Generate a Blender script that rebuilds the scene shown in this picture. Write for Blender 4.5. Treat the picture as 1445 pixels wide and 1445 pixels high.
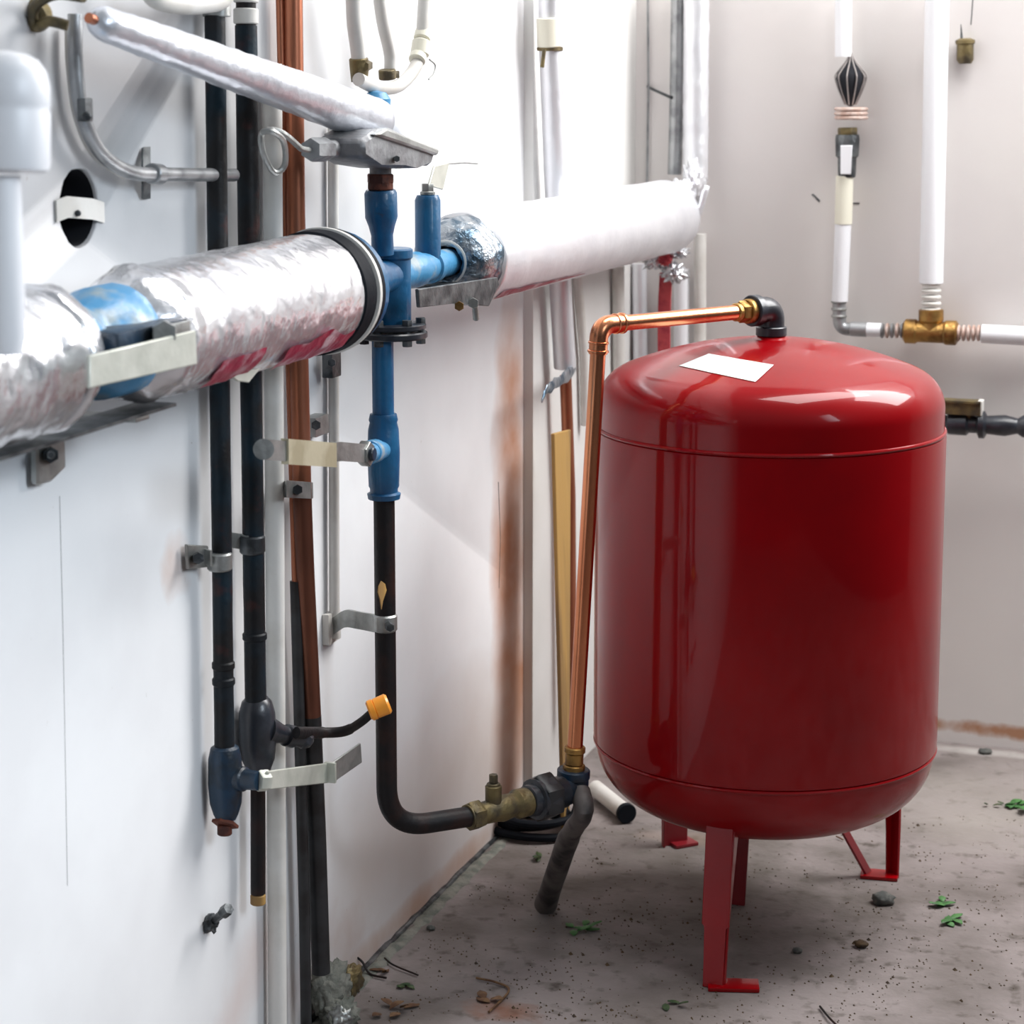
import bpy, bmesh, math, random
from mathutils import Vector, Matrix, noise
for _o in list(bpy.data.objects): bpy.data.objects.remove(_o)
sc = bpy.context.scene; COL = sc.collection
random.seed(7)
V = Vector

# ------------------------------------------------------------------ camera
FPX, PCX, PCY, PITCH = 3100.0, 722.5, 590.0, math.radians(9)
YAW = math.atan(1058 / 3100)
CAM = V((1.378, 0, 1.5))
fw = V((-math.sin(YAW) * math.cos(PITCH), math.cos(YAW) * math.cos(PITCH), -math.sin(PITCH)))
rt = V((math.cos(YAW), math.sin(YAW), 0)); upv = rt.cross(fw)
cd = bpy.data.cameras.new('camera'); cam = bpy.data.objects.new('camera', cd); COL.objects.link(cam)
cam.location = CAM; cam.rotation_euler = (math.pi / 2 - PITCH, 0, YAW)
cd.sensor_width = 36; cd.lens = FPX / 1445 * 36
cd.shift_y = -(722.5 - PCY) / 1445
cd.dof.use_dof = True; cd.dof.focus_distance = 3.45; cd.dof.aperture_fstop = 7
cd.clip_start = 0.05
sc.camera = cam

# ------------------------------------------------------------------ world, lamps, exposure
w = bpy.data.worlds.new('world'); sc.world = w; w.use_nodes = True
nt = w.node_tree; bg = nt.nodes['Background']
geo = nt.nodes.new('ShaderNodeTexCoord'); sep = nt.nodes.new('ShaderNodeSeparateXYZ')
ramp = nt.nodes.new('ShaderNodeValToRGB'); mp = nt.nodes.new('ShaderNodeMapRange')
mp.inputs[1].default_value = -1; mp.inputs[2].default_value = 1
nt.links.new(geo.outputs['Generated'], sep.inputs[0]); nt.links.new(sep.outputs[2], mp.inputs[0])
nt.links.new(mp.outputs[0], ramp.inputs[0]); nt.links.new(ramp.outputs[0], bg.inputs[0])
e = ramp.color_ramp.elements
e[0].position = 0.30; e[0].color = (0.06, 0.055, 0.06, 1)
e[1].position = 0.78; e[1].color = (1.0, 1.04, 1.08, 1)
m_ = ramp.color_ramp.elements.new(0.52); m_.color = (0.17, 0.19, 0.23, 1)
bg.inputs[1].default_value = 0.20

def area(name, loc, target, sx, sy, power, color):
    l = bpy.data.lights.new(name, 'AREA'); l.shape = 'RECTANGLE'; l.size = sx; l.size_y = sy
    l.energy = power; l.color = color
    o = bpy.data.objects.new(name, l); COL.objects.link(o); o.location = loc
    o.rotation_euler = (V(target) - V(loc)).to_track_quat('-Z', 'Y').to_euler()
    return o
area('window_daylight', (1.75, 4.60, 2.38), (0.25, 3.3, 1.0), 1.5, 1.15, 72, (1.0, 0.99, 0.985))
side = area('side_fill', (2.7, 1.6, 2.1), (0.0, 2.0, 0.75), 1.1, 0.9, 6.0, (0.80, 0.90, 1.0)); side.data.spread = math.radians(62)  # added unseen fill for the left wall, spread narrowed to spare the tank
area('overhead_fill', (1.35, 4.0, 3.5), (1.1, 4.1, 0.0), 2.2, 1.0, 66, (1.0, 0.985, 0.97))  # added overhead fill to brighten the back wall and the dome
sc.view_settings.view_transform = 'Standard'; sc.view_settings.look = 'None'
sc.view_settings.gamma = 1; sc.view_settings.use_curve_mapping = False
sc.view_settings.exposure = 0.25

# ------------------------------------------------------------------ points
def ray(px, py): return fw + rt * ((px - PCX) / FPX) - upv * ((py - PCY) / FPX)
def on(px, py, ax, v):
    d = ray(px, py); return CAM + d * ((v - CAM[ax]) / d[ax])
def X(px, py, x): return on(px, py, 0, x)
def Y(px, py, y): return on(px, py, 1, y)
def Z(px, py, z=0): return on(px, py, 2, z)
def R(p, wpx): return 0.5 * wpx * (V(p) - CAM).dot(fw) / FPX      # radius of something wpx wide at p

# ------------------------------------------------------------------ materials
def mat(name, color, rough=0.5, metal=0.0, color2=None, scale=20, lo=0.45, hi=0.6, bump=0.0, bscale=60,
        coat=0.0, detail=6, stretch=None, spec=None, color3=None, scale3=40, lo3=.6, hi3=.66, bdetail=4):
    m = bpy.data.materials.new(name); m.use_nodes = True
    t = m.node_tree; b = t.nodes['Principled BSDF']
    b.inputs['Base Color'].default_value = (*color, 1); b.inputs['Roughness'].default_value = rough
    b.inputs['Metallic'].default_value = metal; b.inputs['Coat Weight'].default_value = coat
    b.inputs['Coat Roughness'].default_value = 0.06
    if spec is not None: b.inputs['Specular IOR Level'].default_value = spec
    tc = t.nodes.new('ShaderNodeTexCoord'); src = tc.outputs['Object']
    if stretch:
        mpn = t.nodes.new('ShaderNodeMapping'); mpn.inputs['Scale'].default_value = stretch
        t.links.new(src, mpn.inputs[0]); src = mpn.outputs[0]
    def layer(base, col, scl, a, bb):
        n = t.nodes.new('ShaderNodeTexNoise'); n.inputs['Scale'].default_value = scl; n.inputs['Detail'].default_value = detail
        t.links.new(src, n.inputs['Vector'])
        r = t.nodes.new('ShaderNodeMapRange'); r.inputs[1].default_value = a; r.inputs[2].default_value = bb
        t.links.new(n.outputs[0], r.inputs[0])
        mx = t.nodes.new('ShaderNodeMix'); mx.data_type = 'RGBA'
        t.links.new(r.outputs[0], mx.inputs[0])
        if isinstance(base, tuple): mx.inputs[6].default_value = (*base, 1)
        else: t.links.new(base, mx.inputs[6])
        mx.inputs[7].default_value = (*col, 1)
        return mx.outputs[2]
    out = color
    if color2: out = layer(out, color2, scale, lo, hi)
    if color3: out = layer(out, color3, scale3, lo3, hi3)
    if color2 or color3: t.links.new(out, b.inputs['Base Color'])
    if bump:
        n = t.nodes.new('ShaderNodeTexNoise'); n.inputs['Scale'].default_value = bscale; n.inputs['Detail'].default_value = bdetail
        t.links.new(src, n.inputs['Vector'])
        bp = t.nodes.new('ShaderNodeBump'); bp.inputs['Strength'].default_value = bump; bp.inputs['Distance'].default_value = 0.01
        t.links.new(n.outputs[0], bp.inputs['Height']); t.links.new(bp.outputs[0], b.inputs['Normal'])
    return m

M = {}
M['foil'] = mat('aluminium_foil', (0.84, 0.85, 0.88), 0.27, 0.8, (0.70, 0.71, 0.75), 12, .42, .7, bump=0.55, bscale=24, bdetail=3)
M['foil_blue'] = mat('bluish_foil', (0.74, 0.77, 0.83), 0.36, 0.7, (0.66, 0.69, 0.75), 9, .4, .7, bump=0.22, bscale=40)
M['foil_smooth'] = mat('aluminium_jacket', (0.84, 0.85, 0.88), 0.42, 0.6, (0.76, 0.77, 0.81), 9, .4, .7, bump=0.15, bscale=30)
M['foil_dark'] = mat('crumpled_grey_foil', (0.42, 0.46, 0.50), 0.32, 0.85, (0.10, 0.16, 0.22), 30, .45, .6, bump=0.8, bscale=45)
M['blue'] = mat('blue_paint', (0.003, 0.110, 0.25), 0.42, 0.0, (0.004, 0.065, 0.165), 18, .4, .65, bump=0.12, bscale=90, coat=0.25,
                color3=(0.05, 0.035, 0.03), scale3=30, lo3=.66, hi3=.72)
M['blue_light'] = mat('pale_blue_paint', (0.06, 0.27, 0.50), 0.4, 0.0, (0.30, 0.37, 0.40), 22, .52, .66, bump=0.12, bscale=90, coat=0.2)
M['blue_dark'] = mat('dark_blue_paint', (0.004, 0.028, 0.062), 0.45, 0.0, (0.004, 0.010, 0.018), 25, .42, .62, bump=0.15, bscale=90, coat=0.1)
M['iron'] = mat('black_iron', (0.007, 0.006, 0.007), 0.5, 0.0, (0.022, 0.009, 0.007), 22, .45, .65, spec=.3, bump=0.12, bscale=120)
M['iron_blue'] = mat('black_iron_overspray', (0.007, 0.007, 0.008), 0.5, 0.0, (0.004, 0.018, 0.030), 9, .45, .6, spec=.3, bump=0.12, bscale=120,
                     color3=(0.06, 0.014, 0.010), scale3=14, lo3=.56, hi3=.68)
M['rubber'] = mat('black_rubber', (0.007, 0.009, 0.013), 0.6, spec=.1, bump=0.1)
M['rust'] = mat('rust', (0.16, 0.045, 0.025), 0.75, 0.2, (0.06, 0.02, 0.015), 40, bump=0.3)
M['copper'] = mat('copper', (0.83, 0.34, 0.17), 0.27, 1.0, (0.62, 0.22, 0.11), 10, .4, .7, bump=0.04, stretch=(1, 1, .25))
M['copper_dull'] = mat('dull_brown_copper', (0.46, 0.17, 0.095), 0.36, 0.75, (0.34, 0.125, 0.07), 5, .4, .7, bump=0.03)
M['copper_mid'] = mat('browned_copper', (0.20, 0.075, 0.045), 0.36, 0.7, (0.13, 0.05, 0.032), 5, .4, .7, bump=0.03)
M['grey_pipe'] = mat('dark_grey_pipe', (0.035, 0.037, 0.040), 0.42, 0.3, (0.016, 0.014, 0.014), 12, bump=0.05)
M['lever_grey'] = mat('worn_grey_brown', (0.115, 0.10, 0.095), 0.6, 0.1, (0.03, 0.026, 0.026), 20, bump=0.1)
M['brass'] = mat('brass', (0.46, 0.27, 0.085), 0.42, 0.9, (0.20, 0.11, 0.04), 26, .45, .65, bump=0.2, bscale=120)
M['brass_dull'] = mat('dull_brass', (0.20, 0.155, 0.07), 0.5, 0.6, (0.09, 0.075, 0.05), 30, .42, .62, bump=0.25, bscale=100)
M['steel'] = mat('galvanised_steel', (0.42, 0.43, 0.42), 0.42, 0.8, (0.27, 0.28, 0.27), 30, .4, .65, bump=0.12, bscale=80)
M['steel_dark'] = mat('grimy_steel', (0.15, 0.16, 0.165), 0.45, 0.75, (0.05, 0.055, 0.06), 30, .42, .6, bump=0.2, bscale=80)
M['cast'] = mat('cast_grey_metal', (0.30, 0.31, 0.32), 0.5, 0.55, (0.20, 0.20, 0.21), 22, bump=0.2, bscale=90)
M['zinc'] = mat('zinc_lever', (0.66, 0.67, 0.60), 0.45, 0.45, (0.46, 0.48, 0.42), 16, .4, .7, bump=0.08)
M['cream_metal'] = mat('cream_sleeve', (0.55, 0.50, 0.36), 0.42, 0.35, (0.42, 0.37, 0.25), 16, bump=0.05)
M['white_plastic'] = mat('white_plastic', (0.82, 0.83, 0.86), 0.38, bump=0.02)
M['offwhite'] = mat('offwhite_paint', (0.70, 0.69, 0.66), 0.5, 0, (0.60, 0.58, 0.54), 9, bump=0.06)
M['cream'] = mat('cream_plastic', (0.76, 0.74, 0.62), 0.5)
M['conduit'] = mat('grey_conduit', (0.40, 0.41, 0.42), 0.38, 0.6, (0.25, 0.26, 0.27), 25, bump=0.08)
M['black_gloss'] = mat('black_fitting', (0.016, 0.018, 0.024), 0.35, 0, (0.03, 0.035, 0.045), 30, bump=0.1, coat=.2)
M['red'] = mat('red_enamel', (0.29, 0.0005, 0.003), 0.30, 0.0, (0.23, 0.0005, 0.003), 5, .4, .7, coat=0.55, spec=.1, bump=0.012, bscale=14)
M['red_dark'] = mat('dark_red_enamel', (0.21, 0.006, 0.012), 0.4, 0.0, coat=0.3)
M['red_soft'] = mat('red_rag', (0.50, 0.06, 0.07), 0.7, 0, (0.36, 0.03, 0.05), 40, bump=0.3)
M['red_reflection'] = mat('crimson_reflection', (0.36, 0.02, 0.06), 0.45, 0.2, (0.62, 0.42, 0.46), 24, .5, .62, bump=0.5, bscale=50)  # the red tank's reflection in the foil, painted on as colour
M['paper'] = mat('white_paper_label', (0.80, 0.84, 0.84), 0.5, 0, (0.70, 0.76, 0.77), 60)
M['orange'] = mat('orange_plastic', (0.90, 0.33, 0.03), 0.38, coat=.2)
M['ochre'] = mat('ochre_wood', (0.42, 0.25, 0.07), 0.65, 0, (0.26, 0.15, 0.05), 20, stretch=(1, 1, .1), bump=0.1)
M['leaf'] = mat('green_leaf', (0.03, 0.12, 0.025), 0.55, 0, (0.06, 0.19, 0.045), 50)
M['leaf_dark'] = mat('dark_leaf', (0.02, 0.05, 0.015), 0.55, 0, (0.05, 0.08, 0.02), 50)
M['dry'] = mat('dry_leaf', (0.10, 0.045, 0.02), 0.75, 0, (0.17, 0.09, 0.04), 60)
M['stone'] = mat('grey_stone', (0.07, 0.075, 0.07), 0.8, 0, (0.13, 0.13, 0.12), 60, bump=0.4)
M['stone_brown'] = mat('brown_stone', (0.09, 0.055, 0.025), 0.85, 0, (0.04, 0.025, 0.015), 60, bump=0.4)
M['mortar'] = mat('grey_mortar', (0.22, 0.22, 0.19), 0.9, 0, (0.13, 0.14, 0.12), 30, bump=0.8)
M['matte_black'] = mat('dark_cavity', (0.006, 0.007, 0.012), 0.9)
M['stripe'] = mat('pale_wire', (0.34, 0.31, 0.30), 0.5, .4)
M['terracotta'] = mat('copper_rings', (0.52, 0.36, 0.30), 0.5, .3, (0.62, 0.50, 0.45), 60)

def masked(m, layers):
    """stains and other colour patches with a shape of their own: (colour, cy/cx, cz, half sizes, soft, noise scale, strength, axis)"""
    t = m.node_tree; b = t.nodes['Principled BSDF']
    tc = t.nodes.new('ShaderNodeTexCoord'); sp = t.nodes.new('ShaderNodeSeparateXYZ'); t.links.new(tc.outputs['Object'], sp.inputs[0])
    lk = b.inputs['Base Color'].links
    cur = lk[0].from_socket if lk else None
    def mth(op, a, bb=None, clamp=False):
        n = t.nodes.new('ShaderNodeMath'); n.operation = op; n.use_clamp = clamp
        for i, v in enumerate((a, bb)):
            if v is None: continue
            if isinstance(v, (int, float)): n.inputs[i].default_value = v
            else: t.links.new(v, n.inputs[i])
        return n.outputs[0]
    for (col, c1, c2, h1, h2, nscale, strength, a1, a2, slant) in layers:
        n = t.nodes.new('ShaderNodeTexNoise'); n.inputs['Scale'].default_value = nscale; n.inputs['Detail'].default_value = 5
        t.links.new(tc.outputs['Object'], n.inputs['Vector'])
        u = mth('SUBTRACT', sp.outputs[a1], c1)
        v = mth('SUBTRACT', sp.outputs[a2], c2)
        if slant: u = mth('SUBTRACT', u, mth('MULTIPLY', v, slant))
        u = mth('DIVIDE', u, h1); v = mth('DIVIDE', v, h2)
        d = mth('ADD', mth('MULTIPLY', u, u), mth('MULTIPLY', v, v))
        f = mth('SUBTRACT', 1.0, d)
        f = mth('ADD', f, mth('MULTIPLY', mth('SUBTRACT', n.outputs[0], 0.5), 2.2))
        f = mth('MULTIPLY', f, strength, True)
        f = mth('MULTIPLY', f, min(1, strength), True)
        mx = t.nodes.new('ShaderNodeMix'); mx.data_type = 'RGBA'; t.links.new(f, mx.inputs[0])
        if cur is None: mx.inputs[6].default_value = b.inputs['Base Color'].default_value
        else: t.links.new(cur, mx.inputs[6])
        mx.inputs[7].default_value = (*col, 1); cur = mx.outputs[2]
    t.links.new(cur, b.inputs['Base Color'])

M['wall'] = mat('white_plaster', (0.76, 0.765, 0.775), 0.75, 0, (0.71, 0.71, 0.72), 3.5, .42, .62, bump=0.12, bscale=9,
                color3=(0.55, 0.53, 0.51), scale3=60, lo3=.72, hi3=.78)
M['wall_b'] = mat('pinkish_plaster', (0.67, 0.635, 0.625), 0.8, 0, (0.70, 0.67, 0.65), 2.5, .4, .62, bump=0.1, bscale=10)
M['wall_c'] = mat('white_corner_plaster', (0.78, 0.775, 0.76), 0.75, 0, (0.72, 0.71, 0.69), 3, .42, .62, bump=0.1, bscale=9)
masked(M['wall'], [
    ((0.46, 0.23, 0.14), 4.03, 0.45, 0.13, 0.75, 4, 1.0, 1, 2, 0),
    ((0.56, 0.47, 0.42), 3.60, 0.16, 0.62, 0.26, 3, 0.7, 1, 2, 0),  # shade low on the wall, painted in as a taupe patch
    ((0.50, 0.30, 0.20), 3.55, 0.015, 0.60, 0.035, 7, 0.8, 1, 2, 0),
    ((0.45, 0.28, 0.22), 3.10, 0.06, 0.22, 0.10, 12, 0.55, 1, 2, 0),
    ((0.55, 0.36, 0.30), 2.80, 0.16, 0.10, 0.10, 9, 0.6, 1, 2, 0.7),
    ((0.60, 0.42, 0.34), 2.62, 0.83, 0.05, 0.05, 14, 0.7, 1, 2, 0),
])
masked(M['wall_b'], [
    ((0.42, 0.22, 0.13), 0.93, 0.035, 0.30, 0.022, 22, 1.0, 0, 2, -6),
    ((0.60, 0.40, 0.32), 0.680, 1.30, 0.012, 0.15, 18, 1.0, 0, 2, 0),
])
M['floor'] = mat('dusty_concrete', (0.245, 0.212, 0.205), 0.85, 0, (0.125, 0.105, 0.095), 4.5, .42, .68, bump=0.35, bscale=50, detail=9,
                 color3=(0.075, 0.06, 0.05), scale3=26, lo3=.56, hi3=.74)
masked(M['floor'], [
    ((0.20, 0.075, 0.035), 0.28, 3.17, 0.08, 0.05, 30, 0.8, 0, 1, 0),
    ((0.105, 0.092, 0.075), 0.42, 3.75, 0.42, 0.40, 9, 0.75, 0, 1, 0),  # tank's shadow on the floor, painted in as a darker patch
    ((0.34, 0.31, 0.28), 1.00, 4.45, 0.45, 0.35, 4, 0.7, 0, 1, 0),  # paler floor towards the back right
    ((0.33, 0.22, 0.14), 0.36, 4.05, 0.10, 0.05, 14, 0.5, 0, 1, 0),
    ((0.55, 0.53, 0.50), 0.80, 4.80, 0.35, 0.03, 10, 0.7, 0, 1, 0),
])

# ------------------------------------------------------------------ geometry helpers: every helper returns (verts, faces)
def merge(*gs):
    vs, fs = [], []
    for g in gs:
        k = len(vs); vs += g[0]; fs += [tuple(i + k for i in f) for f in g[1]]
    return vs, fs
def smooth_path(pts, n=8, closed=False):
    pts = [V(p) for p in pts]; out = []
    N = len(pts)
    for i in range(N if closed else N - 1):
        p0 = pts[(i - 1) % N] if closed or i > 0 else pts[0] * 2 - pts[1]
        p1 = pts[i]; p2 = pts[(i + 1) % N]
        p3 = pts[(i + 2) % N] if closed or i + 2 < N else pts[-1] * 2 - pts[-2]
        for k in range(n):
            t = k / n
            out.append(0.5 * ((2 * p1) + (p2 - p0) * t + (2 * p0 - 5 * p1 + 4 * p2 - p3) * t * t + (3 * p1 - p0 - 3 * p2 + p3) * t ** 3))
    if not closed: out.append(pts[-1])
    return out
def bend(pts, rad, n=8):
    """polyline with rounded corners"""
    pts = [V(p) for p in pts]; out = [pts[0]]
    for i in range(1, len(pts) - 1):
        a, b, c = pts[i - 1], pts[i], pts[i + 1]
        u = (a - b).normalized(); v = (c - b).normalized()
        ang = u.angle(v); d = min(rad / math.tan(ang / 2), (a - b).length * .49, (c - b).length * .49)
        p, q = b + u * d, b + v * d
        for k in range(n + 1):
            t = k / n; out.append(p * (1 - t) ** 2 + b * 2 * t * (1 - t) + q * t * t)
    out.append(pts[-1]); return out
def tube(pts, r, seg=20, caps=True, closed=False, wob=0, ws=30, flat=None):
    pts = [V(p) for p in pts]; n = len(pts)
    rs = r if isinstance(r, (list, tuple)) else [r] * n
    tang = []
    for i in range(n):
        a = pts[(i - 1) % n] if closed or i > 0 else pts[0]
        b = pts[(i + 1) % n] if closed or i < n - 1 else pts[-1]
        tang.append((b - a).normalized())
    ref = V((0, 0, 1)) if abs(tang[0].z) < .9 else V((1, 0, 0))
    u = (ref - tang[0] * ref.dot(tang[0])).normalized()
    vs, fs = [], []
    for i in range(n):
        u = (u - tang[i] * u.dot(tang[i])).normalized(); v = tang[i].cross(u)
        for k in range(seg):
            a = 2 * math.pi * k / seg
            d = u * math.cos(a) + v * math.sin(a)
            if flat: d = u * math.cos(a) * flat[0] + v * math.sin(a) * flat[1]
            p = pts[i] + d * rs[i]
            if wob: p = p + d * wob * (noise.noise(p * ws) + .6 * noise.noise(p * ws * 2.7))
            vs.append(p)
    m = n if closed else n - 1
    for i in range(m):
        for k in range(seg):
            a = i * seg + k; b = i * seg + (k + 1) % seg; j = (i + 1) % n
            fs.append((a, b, j * seg + (k + 1) % seg, j * seg + k))
    if caps and not closed:
        fs.append(tuple(range(seg - 1, -1, -1))); fs.append(tuple((n - 1) * seg + k for k in range(seg)))
    return vs, fs
def seglen(a, b, n): return [V(a).lerp(V(b), i / n) for i in range(n + 1)]
def lathe(a, b, prof, seg=24, wob=0, ws=30):
    """profile (t, r): t runs 0..1 from a to b"""
    a, b = V(a), V(b); ax = (b - a).normalized()
    ref = V((0, 0, 1)) if abs(ax.z) < .9 else V((1, 0, 0))
    u = (ref - ax * ref.dot(ax)).normalized(); v = ax.cross(u)
    vs, fs = [], []
    for t, r in prof:
        c = a.lerp(b, t) if 0 <= t <= 1 else a + (b - a) * t
        for k in range(seg):
            g = 2 * math.pi * k / seg; d = u * math.cos(g) + v * math.sin(g)
            p = c + d * max(r, 1e-4)
            if wob: p = p + (d + ax * .4) * wob * (noise.noise(p * ws) + .6 * noise.noise(p * ws * 2.7))
            vs.append(p)
    for i in range(len(prof) - 1):
        for k in range(seg):
            fs.append((i * seg + k, i * seg + (k + 1) % seg, (i + 1) * seg + (k + 1) % seg, (i + 1) * seg + k))
    fs.append(tuple(range(seg - 1, -1, -1))); fs.append(tuple((len(prof) - 1) * seg + k for k in range(seg)))
    return vs, fs
def cyl(a, b, r, seg=24, bev=0.0015):
    L = (V(b) - V(a)).length; t = min(.2, bev / max(L, 1e-5))
    return lathe(a, b, [(0, r - bev), (t, r), (1 - t, r), (1, r - bev)], seg)
def hexn(a, b, r): return lathe(a, b, [(0, r * .93), (.12, r), (.88, r), (1, r * .93)], 6)
def box(c, sx, sy, sz, ax=None, bev=0.002):
    """box about c; ax = (u, v, w) frame"""
    bm = bmesh.new(); bmesh.ops.create_cube(bm, size=1)
    bmesh.ops.scale(bm, vec=(sx, sy, sz), verts=bm.verts)
    if bev: bmesh.ops.bevel(bm, geom=list(bm.edges), offset=min(bev, min(sx, sy, sz) * .45), segments=2, affect='EDGES', profile=.7)
    U, W, T = ax if ax else (V((1, 0, 0)), V((0, 1, 0)), V((0, 0, 1)))
    vs = [V(c) + U * v.co.x + W * v.co.y + T * v.co.z for v in bm.verts]
    bm.verts.index_update(); fs = [tuple(v.index for v in f.verts) for f in bm.faces]; bm.free()
    return vs, fs
def plate(poly, th, bev=0.0012):
    """flat polygon given thickness along its normal"""
    poly = [V(p) for p in poly]
    nrm = (poly[1] - poly[0]).cross(poly[-1] - poly[0]).normalized()
    bm = bmesh.new(); a = [bm.verts.new(p - nrm * th / 2) for p in poly]; b = [bm.verts.new(p + nrm * th / 2) for p in poly]
    n = len(poly)
    bm.faces.new(a[::-1]); bm.faces.new(b)
    for i in range(n): bm.faces.new((a[i], a[(i + 1) % n], b[(i + 1) % n], b[i]))
    if bev: bmesh.ops.bevel(bm, geom=list(bm.edges), offset=min(bev, th * .4), segments=1, affect='EDGES')
    bmesh.ops.recalc_face_normals(bm, faces=bm.faces)
    bm.verts.index_update(); vs = [v.co.copy() for v in bm.verts]; fs = [tuple(v.index for v in f.verts) for f in bm.faces]; bm.free()
    return vs, fs
def strip(path, width_vec, th):
    """a flat metal strap following a path; width_vec across"""
    path = [V(p) for p in path]; wv = V(width_vec) * .5; vs, fs = [], []
    n = len(path)
    for i in range(n):
        t = (path[min(i + 1, n - 1)] - path[max(i - 1, 0)]).normalized(); nn = t.cross(wv).normalized() * th / 2
        vs += [path[i] + wv + nn, path[i] - wv + nn, path[i] - wv - nn, path[i] + wv - nn]
    for i in range(n - 1):
        for k in range(4): fs.append((i * 4 + k, i * 4 + (k + 1) % 4, (i + 1) * 4 + (k + 1) % 4, (i + 1) * 4 + k))
    fs += [(3, 2, 1, 0), tuple((n - 1) * 4 + k for k in range(4))]
    return vs, fs
def crumple(c, rx, ry, rz, amp, s, sub=4):
    bm = bmesh.new(); bmesh.ops.create_icosphere(bm, subdivisions=sub, radius=1)
    vs = []
    for v in bm.verts:
        n = v.co.normalized(); k = 1 + amp * (abs(noise.noise(n * s + V(c) * 9)) * 2 - .6 + .5 * noise.noise(n * s * 2.3 + V(c) * 5))
        vs.append(V(c) + V((n.x * rx * k, n.y * ry * k, n.z * rz * k)))
    bm.verts.index_update(); fs = [tuple(v.index for v in f.verts) for f in bm.faces]; bm.free()
    return vs, fs

BASE = {}
def mk(name, g, m, origin, smooth=True, angle=35):
    me = bpy.data.meshes.new(name); o3 = V(origin)
    me.from_pydata([tuple(V(v) - o3) for v in g[0]], [], g[1]); me.update()
    bm = bmesh.new(); bm.from_mesh(me); bmesh.ops.recalc_face_normals(bm, faces=bm.faces); bm.to_mesh(me); bm.free()
    if smooth:
        me.polygons.foreach_set('use_smooth', [True] * len(me.polygons)); me.set_sharp_from_angle(angle=math.radians(angle))
    me.materials.append(M[m] if isinstance(m, str) else m)
    o = bpy.data.objects.new(name, me); COL.objects.link(o); return o
def thing(name, label, cat, loc, group=None):
    o = bpy.data.objects.new(name, None); COL.objects.link(o); o.location = V(loc); o.empty_display_size = .02
    o['label'] = label; o['category'] = cat
    if group: o['group'] = group
    BASE[o] = V(loc); return o
def part(name, g, m, parent, label=None, angle=35, stuff=False):
    o = mk(name, g, m, BASE[parent], angle=angle); o.parent = parent; BASE[o] = BASE[parent]
    if label: o['label'] = label
    if stuff: o['kind'] = 'stuff'
    return o
def single(name, g, m, label, cat, group=None, angle=35, origin=None, kind=None):
    if origin is None:
        o3 = V((sum(v[0] for v in g[0]), sum(v[1] for v in g[0]), 0)) / len(g[0]); o3.z = min(v[2] for v in g[0])
    else: o3 = V(origin)
    o = mk(name, g, m, o3, angle=angle); o.location = o3; BASE[o] = o3
    o['label'] = label; o['category'] = cat
    if group: o['group'] = group
    if kind: o['kind'] = kind
    return o
def struct(name, g, m, angle=35):
    o = mk(name, g, m, (0, 0, 0), angle=angle); o['kind'] = 'structure'; return o
def dup(root, loc):
    r = root.copy(); COL.objects.link(r); r.location = V(loc); BASE[r] = V(loc)
    for ch in list(root.children):
        c = ch.copy(); COL.objects.link(c); c.parent = r
        for g in list(ch.children):
            d = g.copy(); COL.objects.link(d); d.parent = c
    return r
def bx(x0, x1, y0, y1, z0, z1): return box(((x0 + x1) / 2, (y0 + y1) / 2, (z0 + z1) / 2), x1 - x0, y1 - y0, z1 - z0, bev=0)
ux, uy, uz = V((1, 0, 0)), V((0, 1, 0)), V((0, 0, 1))

# ------------------------------------------------------------------ the room
YB = 4.85; YC = 4.11; XC = 0.02
struct('floor', bx(-0.3, 3.6, -1.0, YB + .2, -0.1, 0), 'floor')
HC = X(112, 293, 0)
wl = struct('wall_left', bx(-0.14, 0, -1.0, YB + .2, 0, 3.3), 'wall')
cut = mk('cutter', tube(seglen((-0.11, HC.y, HC.z), (0.05, HC.y, HC.z), 6), 0.049, 40, wob=.0022, ws=45), 'wall', (0, 0, 0))
md = wl.modifiers.new('b', 'BOOLEAN'); md.object = cut; md.operation = 'DIFFERENCE'; md.solver = 'EXACT'
bpy.context.view_layer.update()
me2 = bpy.data.meshes.new_from_object(wl.evaluated_get(bpy.context.evaluated_depsgraph_get()))
wl.modifiers.clear(); wl.data = me2; bpy.data.objects.remove(cut)
struct('wall_back', bx(-0.14, 3.6, YB, YB + .2, 0, 3.3), 'wall_b')
struct('wall_corner', box((XC / 2 - .01, (YC + YB) / 2, 1.65), XC + .02, YB - YC, 3.3, bev=.004), 'wall_c')
# window high in the back wall (above the picture), the opening the daylight comes through
wf = struct('window_1', merge(bx(.98, 2.52, YB - .03, YB, 1.76, 1.82), bx(.98, 2.52, YB - .03, YB, 2.98, 3.04), bx(.98, 1.04, YB - .03, YB, 1.82, 2.98),
                              bx(2.46, 2.52, YB - .03, YB, 1.82, 2.98), bx(1.72, 1.78, YB - .03, YB, 1.82, 2.98)), 'white_plastic')
# dark gap where the slab meets the wall, and the grey mortar fillet beside it
struct('trim_1', tube(seglen((0.004, 2.6, 0.0), (0.004, YC, 0.0), 60), 0.006, 10, wob=.003, ws=30), 'steel_dark')
struct('trim_2', tube(seglen((0.018, 2.6, -0.009), (0.022, YC, -0.009), 60), 0.013, 10, wob=.005, ws=30, flat=(1, 1.4)), 'mortar')
# hairline cracks in the plaster
def crack(pts, r, name='trim_3'):
    struct(name, tube(pts, r, 6, wob=r * .8, ws=200), 'steel_dark')
crack([X(84, 700, 0), X(88, 860, 0), X(91, 1010, 0), X(95, 1250, 0)], .0005)
crack([X(703, 680, 0), X(706, 760, 0), X(704, 830, 0)], .0008, 'trim_4')
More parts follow.
